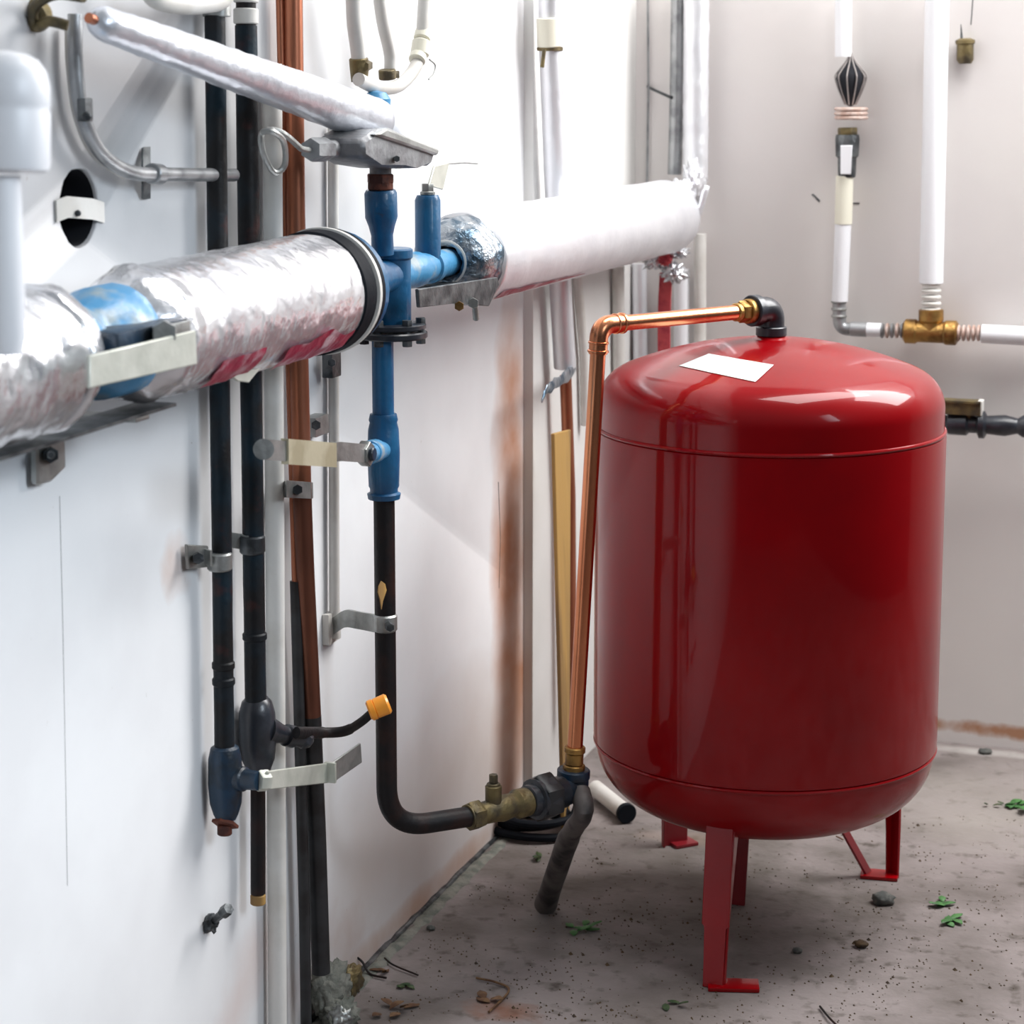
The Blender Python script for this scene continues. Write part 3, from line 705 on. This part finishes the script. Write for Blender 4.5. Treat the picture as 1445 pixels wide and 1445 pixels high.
v1 = thing('ball_valve', 'dark blue bulbous valve with rusty plug and silver lever, end of black pipe', 'valve', X(317, 1170, XB))
vt, vb = X(317, 1052, XB), X(319, 1156, XB)
part('body', lathe(vt, vb, [(0, .0155), (.03, .020), (.18, .0235), (.5, .0245), (.78, .0225), (.92, .018), (1, .014)], 28), 'blue_dark', v1)
part('plug', merge(lathe(vb - uz * .002, X(317, 1166, XB), [(0, .013), (.3, .0195), (.8, .0195), (1, .012)], 6), cyl(X(317, 1164, XB), X(317, 1178, XB), .0105)), 'rust', v1)
s0 = X(330, 1098, XB + .012); s1 = X(366, 1102, XB + .055)
part('bonnet', lathe(s0, s1, [(0, .019), (.4, .0175), (.45, .0145), (1, .0135)], 24), 'blue_dark', v1)
part('stem_nut', hexn(X(364, 1102, XB + .053), X(378, 1101, XB + .062), .0155), 'zinc', v1)
xl = XB + .065
lv = part('lever', merge(plate([X(376, 1088, xl), X(466, 1076, xl), X(468, 1104, xl), X(378, 1114, xl)], .0045),
               box(X(466, 1090, xl + .006), .018, .006, .031, bev=.001)), 'zinc', v1)
part('lever_tip', plate([X(468, 1076, xl + .001), X(508, 1048, xl + .01), X(510, 1076, xl + .01), X(470, 1104, xl + .001)], .0035), 'steel', lv)
a, b, r = vpipe(347, 36, 361, 1010, XB, 31)
p2 = thing('black_pipe', 'right of two black iron pipes, running into the black valve', 'pipe', b)
part('pipe', tube(seglen(a, b, 30), r, 24, wob=.0004), 'iron_blue', p2)
part('coupling', merge(cyl(X(347, 34, XB), X(347, 12, XB), r * 1.12), cyl(X(347, 4, XB), X(347, -14, XB), r * 1.12)), 'offwhite', p2)
part('coupling_neck', cyl(X(347, 40, XB), X(347, -14, XB), r * .9), 'iron', p2)
c = at(a, b, 898); part('joint_ring', lathe(c - uz * .006, c + uz * .006, [(0, r), (.2, r * 1.14), (.8, r * 1.14), (1, r)], 24), 'iron_blue', p2)
v2 = thing('ball_valve', 'black bulbous valve with a curved black lever tipped in orange', 'valve', X(364, 1085, XB))
part('body', lathe(X(362, 985, XB), X(365, 1090, XB), [(0, .017), (.05, .022), (.2, .0265), (.55, .0275), (.82, .024), (1, .016)], 28), 'black_gloss', v2)
s0 = X(375, 1030, XB + .012); s1 = X(430, 1044, XB + .045)
part('bonnet', merge(lathe(s0, s1, [(0, .022), (.2, .018), (.35, .0145), (.5, .013), (.52, .0165), (.7, .0165), (.72, .0125), (1, .0125)], 24), crumple(s1, .013, .016, .014, .15, 3, 3)), 'black_gloss', v2)
xl = XB + .052
lv = part('lever', tube(smooth_path([X(418, 1034, xl), X(450, 1034, xl), X(485, 1032, xl + .03), X(508, 1020, xl + .06), X(528, 1003, xl + .085)], 8), [.0085] * 10 + [.0075] * 10 + [.0065] * 13, 14, flat=(1.05, .75)), 'iron', v2)
ca, cb = X(520, 1004, xl + .083), X(549, 992, xl + .110)
part('cap', lathe(ca, cb, [(0, .0125), (.08, .0155), (.3, .0158), (.32, .0140), (.36, .0150), (.9, .0155), (1, .0125)], 24), 'orange', lv, label='bright orange end cap')
a, b, r = vpipe(364, 1086, 364, 1262, XB, 21)
p3 = thing('pipe_stub', 'thin black pipe stub below the black valve with a tan open end', 'pipe', b)
part('pipe', cyl(a, b, r), 'iron', p3)
part('tan_end', cyl(b, X(364, 1276, XB), r * 1.03), 'ochre', p3)
# clamps on the black pipes
k1 = thing('pipe_clamp', 'steel clamp with dark bolt holding the left black pipe to the wall', 'clamp', X(272, 790, 0))
ctr = X(310, 792, XB)
part('band', lathe(ctr - uz * .0125, ctr + uz * .0125, [(0, .0155), (.1, .0175), (.9, .0175), (1, .0155)], 24), 'steel', k1)
part('foot', merge(plate([X(262, 768, .010), X(292, 770, .018), X(292, 800, .018), X(264, 803, .010)], .006), strip([X(286, 784, .014), X(298, 788, XB)], (0, 0, .022), .004)), 'steel', k1)
part('bolt', hexn(X(278, 787, .012), X(280, 788, .028), .0085), 'steel_dark', k1)
k2 = thing('pipe_clamp', 'steel strap clamp round the right black pipe', 'clamp', X(333, 768, 0))
ctr = X(356, 768, XB)
part('band', lathe(ctr - uz * .013, ctr + uz * .013, [(0, .0165), (.1, .0185), (.9, .0185), (1, .0165)], 24), 'steel_dark', k2)
part('foot', strip([X(326, 762, .004), X(340, 764, .016), X(350, 767, XB)], (0, 0, .022), .004), 'steel', k2)

# ------------------------------------------------------------------ white and copper verticals on the wall
a, b = X(386, 470, .012), X(393, 1445, .012)
single('white_pipe', tube(seglen(X(384, 90, .02), X(392, 1500, .02), 12), R(X(390, 900, .02), 27), 20), 'offwhite',
       'white painted pipe on the wall between black pipes and brown copper pipe', 'pipe')
cu = thing('copper_riser', 'dull brown copper riser on the wall, darkening to grey near the floor', 'pipe', X(452, 1390, .04))
A_, B_, C_ = X(413, -30, .035), X(425, 640, .035), X(440, 1010, .035)
D_ = X(453, 1372, .035)
part('pipe', tube([A_, X(417, 300, .035), B_, X(426, 690, .035)], R(B_, 27), 24), 'copper_dull', cu)
part('brown_length', tube([X(426, 690, .035), X(430, 800, .035), C_], R(B_, 27.3), 24), 'copper_mid', cu, label='brown middle length')
part('lower_pipe', tube([C_, X(447, 1180, .035), D_], R(C_, 27), 24), 'grey_pipe', cu, label='grey lower length')
sp_ = thing('thin_copper_pipe', 'slim dark pipe running close beside the dull copper riser', 'pipe', X(432, 1440, .03))
part('pipe', tube([X(394, -30, .02), X(402, 300, .02), X(412, 640, .02), X(417, 820, .022)], R(B_, 11), 14), 'copper_dull', sp_)
part('lower_pipe', tube([X(417, 820, .022), X(422, 1000, .024), X(430, 1300, .028), X(432, 1452, .028)], R(C_, 16), 14), 'grey_pipe', sp_)
tw = single('thin_white_pipe', tube(seglen(X(470, 180, .012), X(472, 900, .012), 6), R(X(470, 600, .012), 15), 16), 'offwhite',
            'thin white conduit on the wall to the left of the blue riser', 'conduit')
single('conduit_clip', merge(box(X(468, 513, .022), .018, .035, .042, bev=.003), hexn(X(468, 512, .028), X(468, 512, .037), .007)), 'steel_dark',
       'grey clip with a screw on the thin white conduit', 'clip')
sd = thing('saddle_clip', 'square steel saddle clip across the copper riser below the cream lever', 'clip', X(420, 692, .05))
part('plate', merge(strip([X(401, 690, .02), X(405, 690, .052), X(436, 692, .055), X(440, 692, .02)], (0, 0, .025), .004)), 'steel', sd)
part('screw', hexn(X(420, 691, .053), X(420, 691, .060), .008), 'steel_dark', sd)
sd2 = thing('saddle_clip', 'small steel clip on the wall behind the copper riser above the cream lever', 'clip', X(445, 600, .0))
part('plate', box(X(445, 600, .012), .024, .05, .030, bev=.002), 'steel', sd2)
part('screw', hexn(X(446, 600, .023), X(446, 600, .032), .008), 'steel_dark', sd2)

# grey bent conduit at upper left
cv = thing('bent_conduit', 'grey steel conduit curving down the wall and turning behind the black pipes', 'conduit', X(205, 245, 0))
part('conduit', tube(smooth_path([X(106, 20, .03), X(107, 90, .03), X(116, 160, .03), X(142, 215, .03), X(185, 243, .03), X(240, 246, .03), X(330, 247, .03)], 10), R(X(140, 210, .03), 21), 20), 'conduit', cv)
part('sleeve', tube(smooth_path([X(98, 40, .012), X(100, 95, .012), X(110, 165, .012), X(135, 218, .012), X(175, 246, .012)], 8), R(X(140, 210, .012), 14), 16), 'offwhite', cv)
part('coupling', cyl(X(214, 245, .03), X(226, 246, .03), .0135), 'conduit', cv)
kk = single('conduit_strap', merge(strip([X(206, 208, .004), X(206, 232, .016), X(206, 258, .016), X(206, 280, .004)], (0, .020, 0), .003)), 'steel_dark',
            'dark steel strap holding the bent grey conduit to the wall', 'strap')
single('saddle_clip', merge(box(X(120, 155, .045), .012, .018, .028, bev=.003), cyl(X(120, 160, .045), X(124, 166, .055), .005)), 'steel_dark',
       'small dark clip halfway up the bent grey conduit', 'clip')
# left edge white actuator
xa = .29
ac = thing('valve_actuator', 'white rounded actuator housing at the upper left edge above a pale tube', 'actuator', X(15, 245, xa))
c0, c1 = X(2, 244, xa), X(2, 72, xa)
part('housing', lathe(c0, c1, [(0, .036), (.025, .0425), (.08, .044), (.50, .044), (.53, .043), (.56, .044), (.72, .0435), (.84, .040), (.93, .033), (.98, .022), (1, .010)], 40), 'white_plastic', ac, angle=50)
part('pale_tube', lathe(X(-2, 248, xa), X(2, 500, xa), [(0, .020), (.4, .021), (.9, .022), (1, .018)], 28, wob=.001), 'white_plastic', ac)

# hoses at the top centre
XH = .09
def hose(pts, wpx, m, lab, cat='hose'):
    P_ = [X(px, py, x) for px, py, x in pts]
    return single('white_hose', tube(smooth_path(P_, 8), R(P_[1], wpx), 18), m, lab, cat)
hose([(498, -20, XH), (500, 30, XH), (505, 70, XH), (507, 90, XH)], 22, 'offwhite', 'leftmost white pipe at the top edge, ending in a brass collar')
hose([(533, -20, XH), (540, 30, XH), (550, 75, XH), (551, 100, XH)], 18, 'offwhite', 'middle slim white pipe at the top edge between two others')
hs = thing('curved_pipe', 'white pipe curving like a hook under the two shorter top pipes', 'pipe', X(550, 125, XH))
P_ = [X(px, py, XH + .01) for px, py in ((600, -20), (597, 30), (594, 70), (583, 100), (560, 122), (530, 123), (506, 112))]
part('pipe', tube(smooth_path(P_, 8), R(P_[1], 18), 18), 'offwhite', hs)
part('collar', merge(cyl(X(598, 44, XH + .01), X(595, 56, XH + .01), .0135), cyl(X(595, 58, XH + .01), X(592, 78, XH + .01), .0150), cyl(X(591, 78, XH + .01), X(588, 86, XH + .01), .0135)), 'cream', hs)
part('wire_hook', tube(smooth_path([X(606, 84, XH + .01), X(614, 92, XH + .01), X(612, 104, XH + .01), X(605, 112, XH + .01)], 6), .0013, 8), 'steel', hs)
single('brass_collar', merge(cyl(X(506, 82, XH), X(507, 96, XH), .0145), lathe(X(507, 96, XH), X(507, 116, XH), [(0, .0145), (1, .012)], 16), hexn(X(519, 92, XH), X(513, 94, XH + .01), .009)), 'brass_dull',
       'dull brass collar on the leftmost top pipe', 'fitting')
single('brass_collar', merge(cyl(X(546, 98, XH), X(547, 112, XH), .0135), hexn(X(556, 100, XH), X(556, 110, XH), .009)), 'brass_dull', 'dull brass collar at the foot of the middle top pipe', 'fitting')

# ------------------------------------------------------------------ corner: verticals behind the big pipe
wp = thing('white_pipe', 'pale pipe with a rusty joint, standing beside the wall corner behind the big foil pipe', 'pipe', X(800, 520, .057))
XW = .056
pts = [X(775, -20, XW), X(777, 80, XW), X(783, 240, XW), X(790, 390, XW), X(797, 518, XW)]
part('pipe', tube(pts, R(pts[2], 32) , 20), 'foil_smooth', wp)
part('rusty_joint', cyl(X(776, 66, XW), X(776, 72, XW), .0255), 'brass_dull', wp)
part('drip', tube([X(768, 70, XW + .022), X(765, 95, XW + .020)], .004, 8), 'brass_dull', wp)
part('upper_sleeve', cyl(X(775, 66, XW), X(774, 25, XW), .0235), 'cream', wp)
single('white_pipe', tube([X(813, 372, XC + .014), X(824, 500, XC + .014), X(826, 600, XC + .014)], .010, 16), 'offwhite', 'slim white pipe just right of the pale jointed pipe', 'pipe')
tf = single('torn_foil', tube(smooth_path([X(812, 520, XW + .01), X(795, 534, XW + .03), X(778, 545, XW + .04), X(768, 556, XW + .04), X(764, 568, XW + .04)], 6), [.004, .010, .012, .014, .015, .014, .012, .010, .009, .009, .010, .011, .011, .010, .009, .008, .008, .007, .007, .006, .005, .004, .004, .003, .002][:25], 12, wob=.006, ws=60, flat=(1, .3)),
            'foil_dark', 'curled scrap of torn grey foil at the bottom of the pale jointed pipe', 'foil scrap', angle=180)
single('brown_pipe', tube([X(798, 530, XW), X(804, 700, XW), X(806, 1000, XW)], R(X(800, 600, XW), 17), 16), 'copper_dull', 'dark brown pipe just left of the bright copper pipe', 'pipe')
LA, LB = X(780, 612, XW + .035), X(803, 606, XW + .035)
single('wooden_lath', plate([LA, LB, V((LB.x + .016, LB.y - .05, .001)), V((LA.x + .040, LA.y - .05, .001))], .008), 'ochre', 'tapering ochre wooden lath wedged beside the dark brown pipe', 'lath')
# corner bundle
yk = 4.80
single('thin_cable', tube([Y(914, -20, 4.84), Y(915, 120, 4.84), Y(913, 270, 4.84)], .0028, 8), 'conduit', 'thin grey cable running down the corner by the grey pipe', 'cable')
gp = thing('grey_pipe', 'grey metal pipe in the corner dropping into the big foil pipe', 'pipe', Y(952, 245, 4.81))
part('pipe', tube([Y(957, -20, 4.81), Y(955, 130, 4.81), Y(952, 246, 4.81)], R(Y(955, 100, 4.81), 20), 18), 'conduit', gp)
part('strap', strip([Y(913, 122, 4.845), Y(930, 130, 4.83), Y(948, 138, 4.79)], (0, 0, .006), .003), 'steel_dark', gp)
fv = thing('foil_pipe', 'bright foil wrapped pipe standing upright in the corner', 'pipe', Y(984, 60, 4.78))
part('foil_jacket', tube(seglen(Y(983, -30, 4.79), Y(981, 256, 4.79), 40), R(Y(983, 100, 4.79), 36), 28, wob=.0018, ws=40), 'foil_smooth', fv, angle=180)
part('crumpled_end', merge(crumple(Y(958, 300, 4.66), .036, .05, .070, .22, 3.2), crumple(Y(978, 258, 4.72), .022, .04, .05, .4, 3.0), tube(smooth_path([Y(998, 262, 4.66), Y(985, 300, 4.66), Y(966, 325, 4.66), Y(950, 342, 4.66)], 5), .008, 8, wob=.004, ws=60)), 'foil_smooth', fv, angle=180)
single('silver_pipe', tube(seglen(Y(902, 372, 4.825), Y(906, 700, 4.825), 8), .017, 18), 'foil_smooth', 'upright silver pipe under the big foil pipe, left of the red strip', 'pipe')
single('white_pipe', tube(seglen(Y(962, 380, 4.82), Y(962, 700, 4.82), 8), .018, 18), 'white_plastic', 'upright white pipe behind the copper pipe, right of the red strip', 'pipe')
single('white_pipe', tube(seglen(Y(988, 330, 4.82), Y(988, 700, 4.82), 8), .014, 18), 'offwhite', 'slim upright pipe nearest the bare back wall, behind the tank', 'pipe')
single('white_pipe', tube(seglen(X(872, 375, XC + .016), X(874, 560, XC + .016), 8), .014, 16), 'offwhite', 'slim white pipe close to the wall above the left shoulder of the tank', 'pipe')
ff = thing('crumpled_foil', 'crumpled silver foil rosette hanging under the far end of the big pipe', 'foil scrap', Y(940, 370, 4.7))
part('foil', merge(crumple(Y(925, 368, 4.70), .028, .03, .018, .5, 3.6), crumple(Y(950, 385, 4.70), .026, .03, .022, .5, 3.4), crumple(Y(948, 355, 4.70), .035, .03, .016, .5, 3.9)), 'foil', ff, angle=180)
part('red_tag', crumple(Y(938, 366, 4.665), .014, .01, .014, .4, 3), 'red_soft', ff)
single('red_strip', strip([Y(940, 385, 4.69), Y(938, 420, 4.69), Y(937, 460, 4.70), Y(937, 520, 4.70)], (.028, 0, 0), .006), 'red_soft', 'soft red strip hanging behind the horizontal copper pipe', 'strip')

# ------------------------------------------------------------------ back wall pipework
yw = 4.80
def b_(px, py, dy=0): return Y(px, py, yw + dy)
lw = thing('white_pipe', 'thin white pipe dropping on the back wall from the top edge to the ribbed spindle', 'pipe', b_(1190, 76))
part('pipe', tube([b_(1190, -20), b_(1190, 80)], R(b_(1190, 30), 24), 18), 'white_plastic', lw)
spn = thing('ribbed_spindle', 'black diamond shaped spindle with pale ribs below the thin white pipe', 'spindle', b_(1200, 148))
sr = R(b_(1200, 112), 44)
part('core', lathe(b_(1200, 150), b_(1201, 74), [(0, .004), (.06, sr * .38), (.3, sr * .72), (.52, sr * .95), (.62, sr * .85), (.8, sr * .36), (1, .001)], 24), 'matte_black', spn)
for k in range(10):
    a = k * math.pi / 5 + .25; P_ = []
    for tt, rr in ((.03, .35), (.3, .76), (.52, 1.0), (.62, .9), (.8, .4), (.97, .04)):
        P_.append(b_(1200, 150).lerp(b_(1201, 74), tt) + V((math.cos(a), math.sin(a), 0)) * sr * rr)
    part('rib', tube(smooth_path(P_, 4), .0016, 6), 'stripe', spn)
wr = thing('ring_stack', 'stack of pinkish copper rings between the spindle and the brass nut', 'rings', b_(1201, 170))
for k, py in enumerate((154, 160, 166)):
    c = b_(1201, py); part('ring', lathe(c - uz * .004, c + uz * .004, [(0, sr * 1.0), (.3, sr * 1.08), (.7, sr * 1.08), (1, sr * 1.0)], 28), 'terracotta', wr)
tv = thing('hose_fitting', 'grey and brass threaded fitting above the cream sleeve on the back wall', 'fitting', b_(1193, 250))
part('nut', hexn(b_(1196, 192), b_(1196, 180), .0215), 'brass_dull', tv)
part('body', lathe(b_(1195, 250), b_(1196, 190), [(0, .0185), (.1, .0195), (.45, .0205), (.5, .025), (.9, .0265), (1, .025)], 24), 'steel_dark', tv)
part('tag', plate([Y(1186, 205, yw - .03), Y(1203, 205, yw - .03), Y(1201, 246, yw - .03), Y(1186, 246, yw - .03)], .003), 'white_plastic', tv)
lw = thing('white_pipe', 'white pipe with cream upper sleeve, descending to a grey elbow on the back wall', 'pipe', b_(1185, 430))
part('sleeve', tube([b_(1192, 248), b_(1190, 316)], R(b_(1190, 280), 25), 20), 'cream', lw)
part('pipe', tube([b_(1190, 310), b_(1185, 425)], R(b_(1188, 370), 23), 20), 'white_plastic', lw)
ef = thing('elbow_fitting', 'small ribbed grey elbow at the foot of the thin white wall pipe', 'fitting', b_(1184, 470))
part('elbow', tube(bend([b_(1184, 424), b_(1185, 464), b_(1212, 465)], .02, 8), .0145, 18), 'conduit', ef)
for py in (426, 436, 446):
    c = b_(1184, py); part('rib', lathe(c - uz * .003, c + uz * .003, [(0, .0155), (.3, .0175), (.7, .0175), (1, .0155)], 20), 'steel', ef)
cf = thing('compression_fitting', 'grey and white ribbed coupling between the small elbow and brass tee', 'fitting', b_(1240, 467))
part('sleeve', cyl(b_(1200, 464), b_(1224, 465), .0165), 'conduit', cf)
part('white_section', cyl(b_(1222, 465), b_(1246, 466), .0155), 'white_plastic', cf)
for k in range(5):
    c = b_(1245 + k * 7, 466.5); part('rib', lathe(c - ux * .0035, c + ux * .0035, [(0, .0135), (.3, .017), (.7, .017), (1, .0135)], 18), 'terracotta' if k % 2 else 'conduit', cf)
bt = thing('brass_tee', 'brass pipe tee joining white pipes on the back wall', 'fitting', b_(1312, 486))
part('body', lathe(b_(1275, 467), b_(1352, 470), [(0, .020), (.04, .027), (.22, .027), (.26, .0235), (.74, .0235), (.78, .027), (.96, .027), (1, .020)], 28), 'brass', bt)
part('upright', lathe(b_(1314, 468), b_(1314, 436), [(0, .0225), (.4, .0225), (.5, .027), (.95, .027), (1, .022)], 28), 'brass', bt)
rp_ = thing('white_pipe', 'white pipe leaving the brass tee towards the right edge', 'pipe', b_(1420, 473))
part('pipe', cyl(b_(1385, 471), b_(1500, 477), R(b_(1420, 472), 27)), 'white_plastic', rp_)
part('ribbed_collar', merge(*[lathe(b_(1353 + k * 7, 470) - ux * .0035, b_(1353 + k * 7, 470) + ux * .0035, [(0, .0145), (.3, .018), (.7, .018), (1, .0145)], 18) for k in range(5)]), 'terracotta', rp_)
vp = thing('white_pipe', 'thick white vertical pipe on the back wall rising from the brass tee', 'pipe', b_(1314, 436))
part('pipe', cyl(b_(1314, 400), b_(1323, -30), R(b_(1318, 200), 34)), 'white_plastic', vp)
part('ribbed_collar', merge(*[lathe(b_(1314, 437 - k * 9) - uz * .004, b_(1314, 437 - k * 9) + uz * .004, [(0, .018), (.3, .0215), (.7, .0215), (1, .018)], 20) for k in range(5)]), 'offwhite', vp)
bl_ = thing('hanging_fitting', 'small brass bell shaped fitting hanging by thin wires at the upper right', 'fitting', b_(1362, 90, .03))
part('cap', lathe(b_(1362, 90, .03), b_(1362, 54, .03), [(0, .013), (.15, .018), (.75, .018), (.8, .021), (.92, .021), (1, .012)], 24), 'brass_dull', bl_)
part('wire', tube(smooth_path([b_(1374, -20, .03), b_(1372, 10, .03), b_(1370, 35, .03)], 6), .0012, 8), 'steel_dark', bl_)
part('pin', lathe(b_(1357, 54, .03), b_(1356, 34, .03), [(0, .003), (1, .0006)], 8), 'steel_dark', bl_)
for (x0, y0_, x1, y1_) in ((1146, 274, 1152, 277), (1153, 279, 1158, 286), (1204, 287, 1212, 287)):
    pass
struct('trim_7', tube(seglen(Y(1146, 274, YB), Y(1157, 284, YB), 8), .0024, 6, wob=.002, ws=300), 'steel_dark')
struct('trim_8', tube(seglen(Y(1203, 287, YB), Y(1213, 287, YB), 4), .0018, 6), 'steel_dark')
# black valve by the right edge
kv = thing('ball_valve', 'black valve with olive handle beside the right shoulder of the tank', 'valve', Y(1395, 615, 4.72))
yv = 4.74
def k_(px, py, d=0): return Y(px, py, yv + d)
part('body', lathe(k_(1300, 596), k_(1480, 603), [(0, .016), (.2, .018), (.22, .024), (.36, .025), (.38, .019), (.44, .019), (.46, .030), (.50, .030), (.52, .02), (.66, .023), (.74, .018), (.76, .017), (.8, .024), (1, .024)], 24), 'black_gloss', kv)
part('handle', merge(box(k_(1355, 576, -.01), .09, .03, .026, bev=.003), box(k_(1357, 566, -.01), .085, .04, .006, bev=.002)), 'brass_dull', kv)
part('stem', cyl(k_(1365, 580), k_(1367, 600), .012), 'brass_dull', kv)
part('bracket', box(k_(1384, 575, -.005), .010, .035, .032, bev=.002), 'offwhite', kv)

# ------------------------------------------------------------------ low on the floor and wall
sc_ = thing('wall_anchor', 'silver screw and anchor sticking out of the wall near the floor', 'screw', X(300, 1300, 0))
part('anchor', crumple(X(297, 1302, .006), .012, .014, .014, .4, 3, 3), 'steel_dark', sc_)
part('screw', merge(cyl(X(300, 1300, .008), X(318, 1286, .045), .006, 10), hexn(X(314, 1289, .038), X(323, 1282, .05), .009)), 'steel_dark', sc_)
ch = []
for (px, py, rr) in ((730, 1160, .055), (755, 1168, .075), (760, 1176, .060)):
    c = Z(px, py, .012); ch.append((c, rr))
pts = []
for k in range(70):
    a = k / 70 * 2 * math.pi * 3.2; rr = .062 + .012 * math.sin(a * .37) + .010 * k / 70
    c = Z(752, 1172, 0); pts.append(V((c.x + math.cos(a) * rr * 1.15, c.y + math.sin(a) * rr, .010 + .016 * (k // 22) + .004 * math.sin(a * 1.7))))
single('coiled_hose', tube(pts, .0085, 10), 'rubber', 'loosely coiled black hose on the floor under the dark union valve', 'hose')
st = thing('pipe_stub', 'short white pipe stub with black mouth on the floor behind the tank', 'pipe', Z(868, 1150, 0))
s0 = Z(840, 1112, .022); s1 = Z(882, 1146, .022)
part('pipe', cyl(s0, s1, .017), 'offwhite', st)
part('black_end', cyl(s1, s1 + (s1 - s0).normalized() * .012, .0205), 'rubber', st)
mt = thing('mortar_heap', 'lump of grey mortar where the pipes enter the floor at bottom left', 'rubble', Z(462, 1425, 0))
part('lump', merge(crumple(X(466, 1400, .03), .03, .045, .05, .3, 2.5), crumple(Z(480, 1432, .02), .03, .03, .028, .3, 2.7)), 'mortar', mt, angle=180)
part('blue_grey_chunk', crumple(Z(480, 1436, .022), .020, .02, .020, .3, 2.4), 'steel', mt, angle=180)
single('mortar_shard', crumple(Z(497, 1385, .018), .014, .035, .028, .3, 2.2), 'brass_dull', 'brown and green shard leaning on the wall beside the mortar lump', 'rubble', angle=180)
def blade(c, l, w_, az, tilt, curl=.25):
    d = V((math.cos(az), math.sin(az), 0)); s = V((-d.y, d.x, 0)); vs, fs = [], []
    for i in range(7):
        t_ = i / 6; ww = w_ * math.sin(math.pi * min(.98, t_ * .93 + .05)) ; h = tilt * l * t_ - curl * l * t_ * t_ + .002
        p = V(c) + d * l * t_ + uz * max(h, .0015)
        vs += [p + s * ww - uz * 0, p + uz * .0015, p - s * ww]
    for i in range(6):
        for j in range(2): q = i * 3 + j; fs.append((q, q + 1, q + 4, q + 3))
    n_ = len(vs); vs += [v - uz * .0008 for v in vs]; fs += [tuple(n_ + i for i in reversed(f)) for f in fs]
    return vs, fs
def sprig(px, py, n, l, m, lab, name='leaf_sprig', spread=.02):
    c = Z(px, py, 0); g = []
    for k in range(n):
        cc_ = c + V((random.uniform(-spread, spread), random.uniform(-spread, spread), .001))
        g.append(blade(cc_, l * random.uniform(.7, 1.2), l * .28, random.uniform(0, 6.28), random.uniform(.25, .9), random.uniform(.2, .6)))
    return single(name, merge(*g), m, lab, 'leaf', 'leaves scattered on the floor')
sprig(823, 1312, 7, .026, 'leaf', 'green leaf sprig on the dark floor left of the front tank leg')
sprig(1326, 1278, 6, .024, 'leaf', 'upper of two bright green leaf sprigs right of the tank', spread=.012)
sprig(1343, 1302, 6, .026, 'leaf', 'lower of two bright green leaf sprigs right of the tank', spread=.012)
sprig(1436, 1137, 9, .034, 'leaf', 'green leafy clump at the right edge of the floor', spread=.03)
sprig(1407, 1137, 3, .016, 'leaf_dark', 'two small dark leaves just left of the green clump at the right edge')
sprig(757, 1213, 4, .020, 'leaf_dark', 'dark green leaf bit on the floor beside the dark lever foot', spread=.008)
sprig(948, 1417, 3, .022, 'leaf_dark', 'flat olive leaf on the floor in front of the tank', spread=.012)
sprig(565, 1393, 4, .020, 'leaf_dark', 'dark leaf scrap on the floor near the mortar lump', spread=.010)
sprig(541, 1372, 4, .018, 'dry', 'reddish dry leaf caught on the wire near the wall', spread=.007)
sprig(560, 1432, 6, .026, 'dry', 'brown crumbled leaf at the bottom edge of the floor', spread=.025)
sprig(690, 1412, 3, .030, 'dry', 'curled brown leaf on the floor left of the front leg', spread=.012)
def twig(pts, r, m, lab, cat='twig', name='twig'):
    P_ = [Z(px, py, z) for px, py, z in pts]
    single(name, tube(smooth_path(P_, 6), r, 8), m, lab, cat)
twig([(1157, 1420, .004), (1170, 1436, .006), (1186, 1452, .004)], .0018, 'iron', 'short black twig at the bottom edge in front of the tank')
twig([(486, 1368, .01), (496, 1350, .03), (510, 1356, .02), (522, 1374, .006), (545, 1380, .005)], .002, 'iron', 'thin black wire looping out from the wall beside the mortar shard', 'wire', 'black_wire')
twig([(543, 1352, .004), (556, 1362, .006), (590, 1376, .004)], .0016, 'iron', 'thin dark twig lying by the wall near the looped wire')
twig([(672, 1380, .004), (700, 1386, .005), (718, 1398, .004), (690, 1428, .004)], .002, 'dry', 'bent brown twig on the floor at the bottom centre')
twig([(1180, 1180, .006), (1190, 1185, .004)], .0015, 'dry', 'tiny twig on the floor by the right rear leg')
def pebble(px, py, rr, m, lab, fl=.6):
    c = Z(px, py, rr * fl * .8); return single('pebble', crumple(c, rr, rr * .85, rr * fl, .22, 1.7, 3), m, lab, 'stone', 'small stones on the floor', angle=180)
pebble(1246, 1268, .021, 'stone', 'largest flat grey pebble on the floor below the right leg', .55)
pebble(1215, 1332, .012, 'stone_brown', 'round brown pebble on the floor right of the front leg')
pebble(1125, 1341, .009, 'stone', 'small dark pebble between the front foot and the brown pebble')
pebble(1390, 1060, .016, 'stone', 'flat dark stone lying against the back wall at the right', .4)
pk = pebble(608, 1309, .008, 'stone', 'small loose crumb of stone lying on the floor')
# fine grit nobody could count
vs, fs = [], []
for _ in range(2800):
    p = Z(random.uniform(520, 1445), 1150 + 295 * random.random() ** .8, 0)
    if p.x < .05 or p.y > 4.6 or noise.noise(V((p.x * 7, p.y * 7, 3))) + random.uniform(-.35, .35) < -.02: continue
    rr = random.uniform(.0008, .0024) if random.random() < .97 else random.uniform(.0026, .0048); k = len(vs)
    vs += [p + V((rr, 0, 0)), p + V((-rr, rr * .4, 0)), p + V((0, -rr, 0)), p + V((rr * .2, rr * .9, 0)), p + V((0, 0, rr * 1.1))]
    fs += [(k, k + 3, k + 4), (k + 3, k + 1, k + 4), (k + 1, k + 2, k + 4), (k + 2, k, k + 4)]
single('floor_grit', (vs, fs), 'stone_brown', 'fine dark grit and crumbs scattered over the concrete floor', 'grit', kind='stuff', origin=(0, 0, 0))
